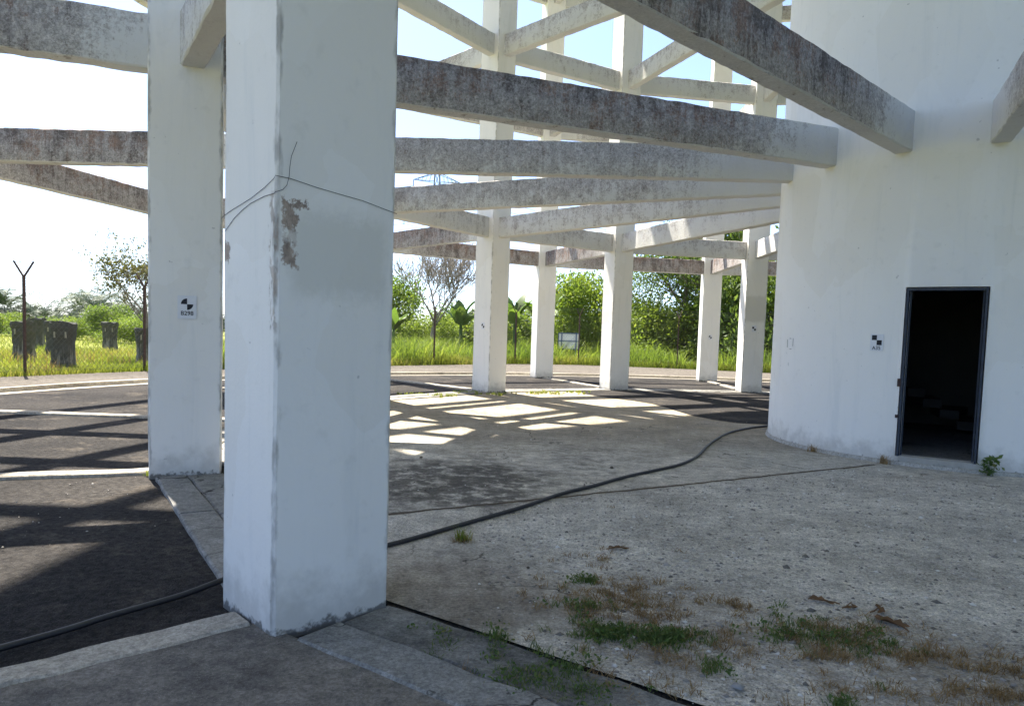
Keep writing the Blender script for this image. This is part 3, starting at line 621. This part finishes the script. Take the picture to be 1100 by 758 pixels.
# outline left on the shaft by a removed card
a = 185.8; nv = Vector((math.cos(R(a)), math.sin(R(a)), 0)); tp = thing('tape_outline', 'empty dashed outline of a removed card on the shaft', 'tape', Vector((CX, CY, 1.5)) + nv * (RS + .002), R(a) + math.pi / 2)
for c, h in (((-.085, -.002, 0), (.003, .001, .06)), ((.085, -.002, .02), (.003, .001, .06)), ((0, -.002, .075), (.028, .001, .003)), ((.02, -.002, -.08), (.028, .001, .003))):
    g = Geo(); g.box(c, h); obj('tape_strip', g.mesh('tape_strip'), MAT['ink'], tp)
def wire_on_near(label, L):
    g = Geo(); g.tube([on_col(0, *q)[0] for q in L], .0014, 5, True); obj('loose_wire', g.mesh('loose_wire', True), MAT['thin_wire'], label=label, category='wire')
e = .004; U = WR / 2 + e; T = WT / 2 + e
wire_on_near('thin dark wire sagging across both faces of the nearest column', [(U, -.32, 2.055), (U, -.295, 2.066), (U, -.188, 2.086), (U, .035, 2.118), (U, .19, 2.152), (U, .29, 2.182), (U + .003, T, 2.192), (.26, T, 2.19), (.126, T, 2.17), (0, T, 2.157), (-.131, T, 2.144), (-.25, T, 2.122), (-.332, T, 2.107)])
wire_on_near('short wire bent upward at the arris of the nearest column', [(U, -.27, 1.988), (U, -.164, 2.04), (U, -.06, 2.073), (U, .035, 2.095), (U, .19, 2.112), (U, .29, 2.113), (U + .003, T, 2.117), (.30, T + .004, 2.133), (.282, T + .006, 2.155), (.272, T + .008, 2.196), (.27, T + .01, 2.24), (.263, T + .01, 2.29), (.237, T + .012, 2.36)])

# ------------------------------------------------------------------ old concrete pedestals in the field
def pedestal(label, loc, w, h, seed, rz):
    rnd = random.Random(seed); n = 16; lev = 12; v = []; f = []
    for j in range(lev + 1):
        t = j / lev; wob = 1 - .13 * math.sin(math.pi * min(1, t * 1.15)) + (.06 if t > .86 else 0)
        for i in range(n):
            a = 2 * math.pi * (i + .5) / n; c, s = math.cos(a), math.sin(a); q = max(abs(c), abs(s)); e = rnd.uniform(-.02, .02)
            rr = w / 2 * wob * (.35 + .65 / q * 1.0 if q > 0 else 1) * .93 + e; v.append((rr * c, rr * s, h * t - .05 + (rnd.uniform(-.05, .05) if j == lev else 0)))
    for j in range(lev):
        for i in range(n): f.append((j * n + i, j * n + (i + 1) % n, (j + 1) * n + (i + 1) % n, (j + 1) * n + i))
    f.append(tuple(lev * n + i for i in range(n)))
    t = thing('concrete_pedestal', label, 'pedestal', loc, rz, 'old concrete pedestals in the field'); obj('body', new_mesh('body', v, f), MAT['pedestal'], t)
    for s in (-1, 1):                                 # solid pale blocks standing in for slots that show through
        g = Geo(); g.box((s * w * .2, -w * .42, h * .72), (.022, .03, .09)); obj('slot', g.mesh('slot'), MAT['slot_pale'], t)
def pedestal_mat():
    g = NG('pedestal'); p = g.objr(); x, y, z = g.xyz(g.obj()); st = g.noise(g.scale(p, (7, 7, .7)), 1, 5, .7); n = g.noise(p, 3, 5, .65)
    col = g.mix((.035, .038, .036), (.09, .09, .082), n); k = g.math('ADD', st, g.ramp(z, .2, 1.2, .10, -.10)); col = g.mix(col, (.24, .235, .21), g.math('MULTIPLY', g.ramp(k, .54, .72), .8))
    MAT['pedestal'] = g.finish(col, .95, g.bump(n, .6, .03), 0, .15); plain('slot_pale', (.26, .25, .20), .95)
pedestal_mat()
for lab, loc, w, h, s, r in (('large dark pedestal close behind the fence, weeds at its foot', (-13.75, 22.4, 0), .86, 1.47, 1, .3), ('dark pedestal behind the leftmost forked post', (-17.75, 26.6, 0), .9, 1.45, 2, .2),
        ('pedestal standing alone midway to the palms', (-20.9, 38, 0), .92, 1.5, 3, .35), ('pedestal half hidden by the second column', (-13.4, 26.7, 0), .82, 1.35, 4, .5),
        ('pedestal peeping out behind the leftmost near pedestal', (-26.0, 40, 0), .95, 1.6, 5, .1), ('pedestal just behind the largest pedestal', (-20.4, 32.6, 0), .9, 1.5, 6, .3), ('farthest pedestal at the left edge of the field', (-51.9, 74, 0), 1.2, 1.9, 7, .2)):
    pedestal(lab, loc, w * .86, h, s, r)

# ------------------------------------------------------------------ field grass
rs = np.random.RandomState(3)
def field_points(n, dmin, dmax, amin, amax, power=1.0):
    a = rs.uniform(amin, amax, n); r = fence_r(a) + dmin + (dmax - dmin) * rs.random_sample(n) ** power
    return np.stack([CX + r * np.cos(np.radians(a)), CY + r * np.sin(np.radians(a)), np.full(n, -.07)], 1)
def patchy(P, s=.25, seed=1, lo=.3):
    ph = np.random.RandomState(seed).uniform(0, 6.28, 6)
    f = np.sin(P[:, 0] * s + ph[0]) + np.sin(P[:, 1] * s * 1.3 + ph[1]) + np.sin((P[:, 0] + P[:, 1]) * s * 2.1 + ph[2]) + .7 * np.sin((P[:, 0] - P[:, 1]) * s * 3.7 + ph[3])
    return 1 / (1 + np.exp(-f * 1.4)) * (1 - lo) + lo
P = np.concatenate([field_points(30000, -.25, 1.2, 60, 172), field_points(50000, .6, 16, 60, 172, 1.2), field_points(42000, 10, 55, 60, 172)])
hh = (.12 + .26 * patchy(P, .5, 4)) * np.where((P[:, 0] > -11), 1.7, 1.0); V, Fc, t = blades(P, hh, .028, 8, .7); t = np.clip(.45 * t + .75 * np.repeat(patchy(P, .35, 5, 0), 5) - .12, 0, 1); obj('field_grass', np_mesh('field_grass', V, Fc, t), MAT['blade'], label='sunlit yellow green field grass beyond the fence', category='grass', kind='stuff')
P = field_points(16000, 1.0, 9, 84, 128); P2 = field_points(5000, .1, 1.2, 62, 140); P = np.concatenate([P, P2])
V, Fc, t = blades(P, .35 + 1.1 * patchy(P, 1.1, 9, 0), .04, 18, .9); t = np.clip(.5 * t + .6 * np.repeat(patchy(P, .8, 15, 0), 5) - .08, 0, 1); obj('tall_grass', np_mesh('tall_grass', V, Fc, t), MAT['leaf_bright'], label='tall rank grass behind the fence beyond the mid columns', category='grass', kind='stuff')

P = np.concatenate([field_points(5000, .1, 10, 60, 172), field_points(2600, .0, 1.0, 60, 172)]); P = P[patchy(P, .7, 33, 0) > .55]; V, Fc, t = blades(P, .45, .022, 28, .8); obj('dry_stalks', np_mesh('dry_stalks', V, Fc, t), MAT['dry_blade'], label='tan dry stalks mixed into the grass beyond the fence', category='grass', kind='stuff')
# ------------------------------------------------------------------ oil palms on the left
def palm_mesh(seed, H=2.0, fronds=30, L=4.6):
    rnd = random.Random(seed); V = []; Fc = []; tt = []
    st = Geo(); st.tube([(0, 0, -.1), (.05, 0, H * .5), (0, .05, H)], [.42, .36, .40], 8)
    rib = Geo()
    for i in range(fronds):
        a = i * 2.39996 + rnd.uniform(-.2, .2); el = R(rnd.choice((80, 65, 50, 35, 18, 2)) + rnd.uniform(-8, 8)); l = L * rnd.uniform(.8, 1.1); h = Vector((math.cos(a), math.sin(a), 0)); p = Vector((0, 0, H)) + h * .2; pts = [p.copy()]; e = el
        for j in range(9):
            p = p + (h * math.cos(e) + Vector((0, 0, math.sin(e)))) * (l / 9); e -= R(9 + 3 * j * .5); pts.append(p.copy())
        rib.tube(pts, [.035 * (1 - j / 11) for j in range(10)], 3, False); side = Vector((-h.y, h.x, 0)); ti = rnd.random()
        for j in range(34):
            q = 1.2 + 7.7 * j / 34; k = min(8, int(q)); c = pts[k].lerp(pts[k + 1], q - k); d = (pts[k + 1] - pts[k]).normalized(); ll = l * .20 * math.sin(math.pi * (.18 + .80 * j / 34)) + .12
            for s in (-1, 1):
                tip = c + (side * s * .85 + d * .5 + Vector((0, 0, rnd.uniform(-.5, .25)))).normalized() * ll; b = len(V); w = d * .035
                V += [tuple(c - w), tuple(c + w), tuple(tip)]; Fc.append((b, b + 1, b + 2)); tt += [ti * .6 + rnd.random() * .4] * 3
    return st.mesh('stem', True), rib.mesh('rib'), np_mesh('fronds', np.array(V), np.array(Fc), np.array(tt))
palms = [palm_mesh(31), palm_mesh(32, 1.4, 26, 3.8), palm_mesh(33, 2.6, 32, 4.4)]
prnd = random.Random(12)
def palm(label, x, y, s, i, group='oil palms beyond the field'):
    t = thing('oil_palm', label, 'palm', (x, y, 0), prnd.uniform(0, 6.28), group); t.scale = (s, s, s); a, b, c = palms[i % 3]
    obj('stem', a, MAT['bark'], t); obj('fronds', c, MAT['leaf_palm'], t); obj('frond_ribs', b, MAT['leaf_palm'], t)
row = [('leftmost oil palm at the far edge of the field', -55.5, 80, 1.2), ('second oil palm from the left, beyond the pedestals', -51.5, 80, 1.1), ('tall oil palm above the paired pedestals', -49.5, 87, 1.2), ('low oil palm left of the small tree', -46.5, 82, 1.1),
       ('oil palm half hidden by the small tree', -43.2, 84, 1.1), ('oil palm in the second row above the gap between palms', -56.5, 96, 1.15), ('far oil palm peeping over the third palm', -51.5, 99, 1.2)]
for i, (lb, x, y, sc_) in enumerate(row): palm(lb, x, y, sc_, i)

# ------------------------------------------------------------------ bushes and thicket
bush_m = {('b', i): foliage_mesh('foliage', 50 + i, 16, 9000, 1.6, 1.9, .35, .13, .36) for i in range(3)}
def bush(label, x, y, s, i, mat, group, sz=1.0):
    t = thing('bush', label, 'bush', (x, y, -.05), i * 1.7, group); t.scale = (s, s, s * sz); me = bush_m[('b', i % 3)]
    key = ('b', i % 3, mat)
    if key not in bush_m: c = me.copy(); c.materials.clear(); c.materials.append(MAT[mat]); bush_m[key] = c
    obj('foliage', bush_m[key], None, t); g, _ = branches(i + 200, .9, .035, .6, 2, (3, 4)); obj('stem', g.mesh('stem'), MAT['bark'], t)
G1 = 'shrubs beyond the field on the left'
for lb, x, y, s, sz, i, mat in (('wide shrub at the left end of the belt below the palms', -46, 66, 1.25, .62, 0, 'leaf_bright'), ('second shrub from the left in the belt below the palms', -41, 63, 1.2, .62, 2, 'leaf_mid'), ('pale shrub behind the paired pedestals', -36, 60, 1.2, .65, 1, 'leaf_bright'),
        ('largest shrub behind the lone pedestal', -31, 56, 1.25, .85, 0, 'leaf_mid'), ('shrub at the right end of the belt beside the small tree', -27.6, 53, 1.15, .7, 1, 'leaf_bright'), ('back shrub below the tallest palm', -37, 70, 1.4, .7, 2, 'leaf_mid')):
    bush(lb, x, y, s, i, mat, G1, sz)
for lab, x, y, s, i, mat, sz in (('dense green bush left of the bare tree', -8.4, 50, 1.55, 0, 'leaf_mid', 1.15), ('low bright bush at the foot of the bare tree', -5.6, 47.5, 1.15, 1, 'leaf_bright', .9), ('bush between the bare tree and the first mid column', -2.9, 50, 1.5, 2, 'leaf_bright', .8),
        ('bright bush behind the back of the white board', 4.3, 48, 1.55, 0, 'leaf_bright', 1.25), ('tall pale bush right of the white board', 6.6, 50, 1.45, 1, 'leaf_bright', 1.15), ('round bush seen between the two middle columns', 1.1, 52, 1.5, 2, 'leaf_mid', .95),
        ('bush under the spreading tree, left side', 9.2, 46.5, 1.5, 2, 'leaf_bright', 1.0), ('bush under the spreading tree, right side', 13.0, 45.5, 1.5, 0, 'leaf_mid', 1.1), ('tall leafy bush left of the outer column by the trees', 10.6, 49, 1.45, 1, 'leaf_mid', 1.2),
        ('dark bush filling the gap between the two right hand columns', 14.6, 43.5, 1.9, 2, 'leaf_dark', 1.35), ('bush seen between the shaft and its nearest column', 16.8, 43, 1.9, 1, 'leaf_mid', 1.5)):
    bush(lab, x, y, s * 1.12, i, mat, 'bushes beyond the fence', sz)
def thicket(n, pts, size, seed, h, name, mat, label):
    rs = np.random.RandomState(seed); Vs, Fs, Ts = [], [], []; b = 0
    for i, (x, y, w, hh) in enumerate(pts):
        lb = lobes_for(rs, 9, w, hh, .2, .38); m = n // 6; C, d = cloud_points(rs, lb, m, .5); P = np.repeat(C, 6, 0) + rs.normal(size=(m * 6, 3)) * size * 1.2; P += [x, y, 0]; P = P[P[:, 2] > -.05]
        V, Fc, t = leaves_at(P, size, seed + i, .5, .1); Vs.append(V); Fs.append(Fc + b); Ts.append(t * .6 + .4 * rs.random_sample()); b += len(V)
    obj(name, np_mesh(name, np.concatenate(Vs), np.concatenate(Fs), np.clip(np.concatenate(Ts), 0, 1)), MAT[mat], label=label, category='thicket', kind='stuff')
tr = random.Random(8)
thicket(2600, [(x + tr.uniform(-1, 1), 66 + tr.uniform(-4, 4) - abs(x - 4) * .25, tr.uniform(2.2, 3.4), tr.uniform(2.0, 3.2)) for x in range(-16, 34, 3)], .26, 61, 3, 'thicket', 'leaf_mid', 'mass of green scrub far behind the fence')
thicket(2600, [(x + tr.uniform(-1, 1), 108 + tr.uniform(-5, 5), tr.uniform(3.5, 5), tr.uniform(2.0, 3.0)) for x in range(-110, -20, 5)], .34, 62, 3, 'palm_grove', 'leaf_palm', 'distant haze-tinted mass of palm grove foliage behind the field')

# ------------------------------------------------------------------ trees
tree('small_tree', 'small thin leaved tree beside the second column, beyond the fence', (-13.55, 27.2, 0), 3, 2.6, .075, 'leaf_olive', .12, 16, .5, 3, scat=.15, kids=(4, 6), lean=(.05, 0))
tree('bare_tree', 'leafless grey tree with fine upright branches beyond the fence', (-5.0, 46.0, 0), 14, 3.0, .20, None, 0, 0, .46, 4, kids=(5, 6), bark='bare_bark', ratio=.80, rmin=.014)
tree('spreading_tree', 'tall spreading tree with open crown behind the right columns', (11.3, 47.5, 0), 21, 5.0, .26, 'leaf_dark', .22, 13, .66, 4, scat=.34, kids=(4, 5), ratio=.70)
tree('leaning_tree', 'dark leafy tree rising between the shaft and the outer column', (15.2, 48.5, 0), 25, 4.6, .22, 'leaf_dark', .22, 22, .5, 4, scat=.42, kids=(4, 5))
tree('slender_tree', 'slender pale tree left of the spreading tree', (9.0, 50.0, 0), 29, 3.6, .11, 'leaf_mid', .17, 16, .5, 3, scat=.4, kids=(5, 6))
# banana plants
def banana(label, x, y, s, seed):
    rnd = random.Random(seed); t = thing('banana_plant', label, 'plant', (x, y, 0)); t.scale = (s, s, s); g = Geo(); g.tube([(0, 0, -.1), (.02, 0, .8), (0, 0, 1.5)], [.11, .09, .06], 7); obj('stem', g.mesh('stem', True), MAT['leaf_banana'], t)
    for i in range(8):
        a = i * 2.4 + rnd.uniform(-.3, .3); h = Vector((math.cos(a), math.sin(a), 0)); sd = Vector((-h.y, h.x, 0)); e = R(rnd.uniform(52, 86)); p = Vector((0, 0, 1.35)); V = []; Fc = []; n = 9; l = rnd.uniform(1.2, 1.7)
        for j in range(n + 1):
            w = .26 * math.sin(math.pi * min(1, .06 + .95 * j / n)) ** .6 * (0.15 if j < 2 else 1) * rnd.uniform(.8, 1.1)
            V += [tuple(p + sd * w + Vector((0, 0, -w * .35))), tuple(p), tuple(p - sd * w + Vector((0, 0, -w * .35)))]; p = p + (h * math.cos(e) + Vector((0, 0, math.sin(e)))) * (l / n); e -= R(3 + j * 1.1)
        for j in range(n):
            for k in range(2): Fc.append((j * 3 + k, j * 3 + k + 1, j * 3 + k + 4, j * 3 + k + 3))
        obj('leaf', np_mesh('leaf', np.array(V), np.array(Fc), np.full(len(V), rnd.random())), MAT['leaf_banana'], t)
banana('banana plant right of the bare tree against the sky', -3.15, 43.6, 1.35, 1); banana('banana plant just right of the first mid column', .05, 45.0, 1.5, 2); banana('low banana plant left of the bare tree', -7.2, 44.0, 1.1, 3); banana('banana plant left of the outer middle column', 1.9, 46.0, 1.6, 5)
# sign board seen from behind
sb = thing('sign_board', 'white board in a blue frame on two posts, seen from behind', 'sign', (3.25, 43.0, 0), R(-3)); g = Geo(); g.box((0, 0, 1.22), (.60, .012, .46)); obj('board', g.mesh('board'), MAT['board_white'], sb)
for x in (-.42, .42): g = Geo(); g.box((x, -.045, .83), (.03, .03, .90)); obj('post', g.mesh('post'), MAT['board_blue'], sb)
for z in (.76, 1.22, 1.68): g = Geo(); g.box((0, -.028, z), (.62, .014, .028)); obj('rail', g.mesh('rail'), MAT['board_blue'], sb)
for x in (-.61, .61): g = Geo(); g.box((x, -.018, 1.22), (.022, .022, .485)); obj('edge', g.mesh('edge'), MAT['board_blue'], sb)

# ------------------------------------------------------------------ pylon and lines
py = thing('pylon', 'steel lattice power pylon rising behind the bare tree', 'pylon', (-15.3, 140, 0), R(12))
def hw(z): return 5.2 - 4.3 * min(1, z / 22.0) if z < 22 else .9 - .5 * (z - 22) / 10
lv = [0, 6, 11, 15, 18.5, 21, 23.5, 26, 28.5, 31.3]; leg = Geo(); br_ = Geo()
for sx in (-1, 1):
    for sy in (-1, 1): leg.tube([(sx * hw(z), sy * hw(z), z) for z in lv], .11, 4)
for i in range(len(lv) - 1):
    a, b = lv[i], lv[i + 1]
    for fx in (0, 1):
        for s in (-1, 1):
            P_ = lambda q, z: (q * hw(z), s * hw(z), z) if fx else (s * hw(z), q * hw(z), z)
            br_.tube([P_(-1, a), P_(1, b)], .055, 3); br_.tube([P_(1, a), P_(-1, b)], .055, 3); br_.tube([P_(-1, b), P_(1, b)], .055, 3)
obj('legs', leg.mesh('legs'), MAT['galvanised'], py); obj('bracing', br_.mesh('bracing'), MAT['galvanised'], py)
for z, w in ((22.5, 6.0), (26.2, 5.2), (29.6, 4.4)):
    for s in (-1, 1):
        g = Geo(); q = .7
        for sy in (-1, 1):
            g.tube([(s * q, sy * q, z), (s * w, 0, z + .15)], .07, 3); g.tube([(s * q, sy * q, z + 1.5), (s * w, 0, z + .15)], .07, 3)
            for k in range(1, 5): f_ = k / 5; g.tube([(s * (q + (w - q) * f_), sy * q * (1 - f_), z + .15 * f_), (s * (q + (w - q) * (f_ - .1)), sy * q * (1.1 - f_), z + 1.5 - 1.35 * (f_ - .1))], .04, 3)
        g.tube([(s * w, 0, z + .1), (s * w, 0, z - 1.1)], .08, 5); obj('cross_arm', g.mesh('cross_arm'), MAT['galvanised'], py)
bz = R(12); ux, uy = math.cos(bz), math.sin(bz); li = 0
lab = {(22.5, -1): 'lowest power line on the left arm', (22.5, 1): 'lowest power line on the right arm', (26.2, -1): 'middle power line on the left arm', (26.2, 1): 'middle power line on the right arm', (29.6, -1): 'topmost power line on the left arm', (29.6, 1): 'topmost power line on the right arm'}
for z, w in ((22.5, 6.0), (26.2, 5.2), (29.6, 4.4)):
    for s in (-1, 1):
        a = Vector((-15.3 + ux * w * s, 140 + uy * w * s, z - 1.0)); off = Vector((ux * w * s, uy * w * s, 0)); L_ = Vector((-330, 190, z - 1.0)) + off; R_ = Vector((260, 330, z - 1.0)) + off
        pts = []
        for e0, e1, sag in ((L_, a, 9.5), (a, R_, 9.5)):
            for t_ in np.linspace(0, 1, 25): q = e0.lerp(e1, float(t_)); q.z -= sag * 4 * t_ * (1 - t_); pts.append(q)
        g = Geo(); g.tube(pts, .038, 4); obj('power_line', g.mesh('power_line'), MAT['thin_wire'], label=lab[(z, s)] + ' of the pylon', category='cable', group='power lines on the pylon')

# ------------------------------------------------------------------ foreground stones, weeds, litter
rs = np.random.RandomState(21)
def stones(n, xr, yr, smin, smax, seed, accept):
    r_ = np.random.RandomState(seed); P = np.stack([r_.uniform(xr[0], xr[1], n), r_.uniform(yr[0], yr[1], n), np.zeros(n)], 1); P = P[accept(P)]; n = len(P); s = smin + (smax - smin) * r_.random_sample(n) ** 3
    base = np.array([(1, 0, 0), (-1, 0, 0), (0, 1, 0), (0, -1, 0), (0, 0, .75), (0, 0, -.4)], float); fc = np.array([(0, 2, 4), (2, 1, 4), (1, 3, 4), (3, 0, 4), (2, 0, 5), (1, 2, 5), (3, 1, 5), (0, 3, 5)])
    V = base[None] * (s[:, None, None] * r_.uniform(.55, 1.35, (n, 6, 1))); a = r_.uniform(0, 6.28, n); c, q = np.cos(a)[:, None], np.sin(a)[:, None]
    V = np.stack([V[..., 0] * c - V[..., 1] * q, V[..., 0] * q + V[..., 1] * c, V[..., 2] * .8], -1) + P[:, None, :]; Fc = (np.arange(n) * 6)[:, None, None] + fc[None]
    return V.reshape(-1, 3), Fc.reshape(-1, 3), np.repeat(r_.random_sample(n), 6)
g = NG('pebble'); t_ = g.attr('tint'); MAT['pebble'] = g.finish(g.mix(g.mix((.16, .145, .125), (.50, .46, .41), t_), (.78, .75, .70), g.ramp(t_, .82, .95)), .9, None, 0, .2)
side_f = lambda P: (P[:, 0] + .93) * .509 - (P[:, 1] - 5.93) * .861
V, Fc, t = stones(15000, (-.2, 6.5), (2.2, 9.0), .004, .018, 4, lambda P: (side_f(P) > .05) & (np.hypot(P[:, 0] - CX, P[:, 1] - CY) < RI - .5) & (np.hypot(P[:, 0] - CX, P[:, 1] - CY) > 3.3)); obj('pebbles', np_mesh('pebbles', V, Fc, t), MAT['pebble'], label='loose pale pebbles strewn over the gravelled floor', category='pebbles', kind='stuff')
V, Fc, t = stones(260, (-.1, 5.5), (2.3, 7.5), .014, .034, 14, lambda P: (side_f(P) > .1) & (np.hypot(P[:, 0] - CX, P[:, 1] - CY) < RI - .55) & (np.hypot(P[:, 0] - CX, P[:, 1] - CY) > 3.4)); obj('rubble', np_mesh('rubble', V, Fc, t), MAT['pebble'], label='larger broken stones dotted about the gravelled floor', category='stones', kind='stuff')
V, Fc, t = stones(1500, (-4, 4.5), (2.4, 14), .004, .014, 5, lambda P: (side_f(P) < 0)); V[:, 2] += .012; obj('grit', np_mesh('grit', V, Fc, t), MAT['pebble'], label='scattered grit on the concrete and asphalt', category='grit', kind='stuff')
for lab_, x, y, s in (('dark pebble on the concrete in front of the weed patch', .14, 4.62, .022), ('pale stone among the weeds at the bottom', 1.02, 3.08, .035), ('small dark stone on the pale floor near the hose', 1.18, 8.35, .03), ('dark stone by the sunlit triangle on the floor', -1.05, 8.62, .03)):
    V, Fc, t = stones(1, (0, 0), (0, 0), s, s, int(x * 100) + 500, lambda P: P[:, 0] > -1); obj('stone', np_mesh('stone', V + [0, 0, s * .3], Fc), MAT['stone'] if 'pale' in lab_[:5] else MAT['soil'], None, (x, y, .004), label=lab_, category='stone')
def clump(n, c, r, seed):
    q = np.random.RandomState(seed); k = max(1, n // 14); C = np.stack([q.standard_t(5, size=k) * r[0] * .46, q.standard_t(5, size=k) * r[1] * .65], 1); P = np.repeat(C, 14, 0) + q.normal(size=(k * 14, 2)) * .02; return np.concatenate([P + [c[0], c[1]], np.zeros((len(P), 1))], 1)
dry = [(320, (.9, 3.7), (.9, .7)), (320, (2.0, 3.3), (1.0, .35)), (160, (.4, 3.3), (.5, .4)), (900, (.66, 4.18), (.26, .14)), (700, (.80, 3.92), (.14, .2)), (350, (.48, 3.95), (.12, .2)), (260, (1.30, 4.08), (.08, .06)), (900, (1.72, 3.72), (.34, .10)), (700, (2.05, 3.48), (.30, .09)), (420, (1.62, 3.44), (.16, .06)), (420, (2.42, 3.36), (.26, .05)), (420, (2.2, 3.08), (.22, .06)), (300, (2.55, 3.12), (.18, .05)), (160, (.78, 3.35), (.1, .1)), (200, (1.15, 3.55), (.12, .1)), (130, (-.32, 5.22), (.06, .05)), (160, (1.45, 3.1), (.1, .1)), (120, (.62, 4.85), (.2, .05)), (200, (.5, 3.1), (.14, .12)), (220, (.95, 3.6), (.2, .15)), (200, (1.9, 3.05), (.2, .07))]
P = np.concatenate([clump(int(n * 1.0), c, (r[0] * 1.25, r[1] * 1.3), 400 + i) for i, (n, c, r) in enumerate(dry)]); V, Fc, t = blades(P, .036, .0042, 41, 2.6); obj('dry_grass', np_mesh('dry_grass', V, Fc, t), MAT['dry_blade'], label='withered brown grass mats on the gravel in the foreground', category='grass', kind='stuff')
grn = [(160, (-.30, 3.42), (.10, .10)), (160, (.05, 3.12), (.10, .06)), (900, (.55, 3.62), (.18, .06)), (800, (.80, 3.60), (.16, .06)), (700, (.22, 3.12), (.20, .12)), (300, (-.04, 3.45), (.05, .12)), (180, (.50, 4.42), (.05, .05)), (420, (1.62, 3.72), (.22, .10)), (300, (1.85, 3.58), (.2, .08)), (200, (1.42, 3.70), (.1, .12)), (120, (.98, 3.24), (.06, .05)), (120, (1.42, 2.95), (.05, .04)), (250, (.45, 3.95), (.1, .12)), (120, (.36, 2.95), (.1, .06))]
P = np.concatenate([clump(int(n * 1.0), c, (r[0] * 1.15, r[1] * 1.2), 600 + i) for i, (n, c, r) in enumerate(grn)]); V, Fc, t = blades(P, .038, .005, 43, 1.6)
P2 = np.concatenate([clump(n // 2, c, (r[0] * 1.15, r[1] * 1.2), 700 + i) for i, (n, c, r) in enumerate(grn)]); P2[:, 2] = rs.uniform(.004, .034, len(P2)); V2, F2, t2 = leaves_at(P2, .022, 44, .55, .3)
obj('green_weeds', np_mesh('green_weeds', np.concatenate([V, V2]), np.concatenate([Fc, F2 + len(V)]), np.concatenate([t, t2])), MAT['green_weed'], label='low green weeds creeping over the gravel by the kerb', category='weeds', kind='stuff')
P = np.concatenate([clump(240, (x_, y_), (.5, .22), 800 + i) for i, (x_, y_) in enumerate(((-1.6, 17.2), (-.4, 18.0), (-1.2, 18.4), (1.0, 19.2), (1.7, 19.6), (-2.2, 17.4), (.6, 18.9)))]); V, Fc, t = blades(P, .07, .012, 45, 1.0)
obj('strip_grass', np_mesh('strip_grass', V, Fc, t), MAT['blade'], label='sparse yellow grass on the sandy strip by the mid columns', category='grass', kind='stuff')
P = clump(120, (-3.52, 7.20), (.07, .05), 850); V, Fc, t = blades(P, .05, .006, 46, .8); obj('kerb_tuft', np_mesh('kerb_tuft', V, Fc, t), MAT['blade'], label='small yellow grass tuft at the foot of the second column', category='grass', kind='stuff')
def sprout(name, label, loc, seed, n, h, mat, leaf=.0):
    t = thing(name, label, 'weed', loc); rnd = np.random.RandomState(seed); P = np.concatenate([rnd.normal(size=(n, 2)) * .03, np.zeros((n, 1))], 1)
    V, Fc, tt = blades(P, h, .006, seed, .9); obj('stalks', np_mesh('stalks', V, Fc, tt), MAT[mat], t)
    if leaf:
        Q = np.stack([rnd.normal(size=70) * .045, rnd.normal(size=70) * .045, rnd.uniform(.03, h, 70)], 1); V, Fc, tt = leaves_at(Q, leaf, seed + 3, .5, .2); obj('leaves', np_mesh('leaves', V, Fc, tt), MAT['green_weed'], t)
def spx(a, r): return (CX + r * math.cos(R(a)), CY + r * math.sin(R(a)), 0)
sprout('dry_weed', 'dry weed sprouting left of the doorway at the shaft foot', spx(224.0, RS + .08), 1, 70, .12, 'dry_blade'); sprout('dry_weed', 'tiny dry weed at the shaft foot farthest from the door', spx(202.5, RS + .08), 2, 50, .12, 'dry_blade')
sprout('leafy_weed', 'leafy green weed growing right of the doorway', spx(248.2, RS + .09), 3, 16, .22, 'green_weed', .075); sprout('grass_tuft', 'lone grass tuft beside the hose near the column', (-.33, 5.22, 0), 4, 60, .10, 'blade')
def litter(label, loc, seed, L):
    rnd = random.Random(seed); t = thing('dead_leaf', label, 'leaf', loc, rnd.uniform(0, 3)); n = 9; V = []; Fc = []
    for i in range(n + 1):
        f_ = i / n; w = L * .22 * math.sin(math.pi * (.08 + .86 * f_)) * rnd.uniform(.7, 1.2); cz = .007 + .006 * math.sin(f_ * 7 + seed) ** 2; cy_ = .03 * math.sin(f_ * 4 + seed)
        for j, s in enumerate((-1, -.5, 0, .5, 1)): V.append((L * (f_ - .5), cy_ + w * s * .9, cz + abs(s) ** 2 * w * rnd.uniform(.15, .6)))
    for i in range(n):
        for j in range(4): Fc.append((i * 5 + j, i * 5 + j + 1, i * 5 + j + 6, i * 5 + j + 5))
    obj('blade', new_mesh('blade', V, Fc, True), MAT['dead_leaf'], t); g = Geo(); g.tube([(-L * .72, .01, .01), (-L * .5, 0, .014), (L * .45, .01, .02)], [.004, .005, .002], 5); obj('stalk', g.mesh('stalk'), MAT['dead_leaf'], t)
litter('curled brown leaf lying alone on the gravel', (.80, 5.13, 0), 1, .14); litter('dead brown leaf left of the pair on the gravel', (1.84, 4.18, 0), 2, .14); litter('crumpled dead leaf touching the leftmost of the group', (1.98, 4.12, 0), 3, .10); litter('dead leaf at the upper right of the group', (2.13, 4.08, 0), 4, .13); litter('long dead leaf nearest the brown grass mat', (2.10, 3.90, 0), 5, .19)
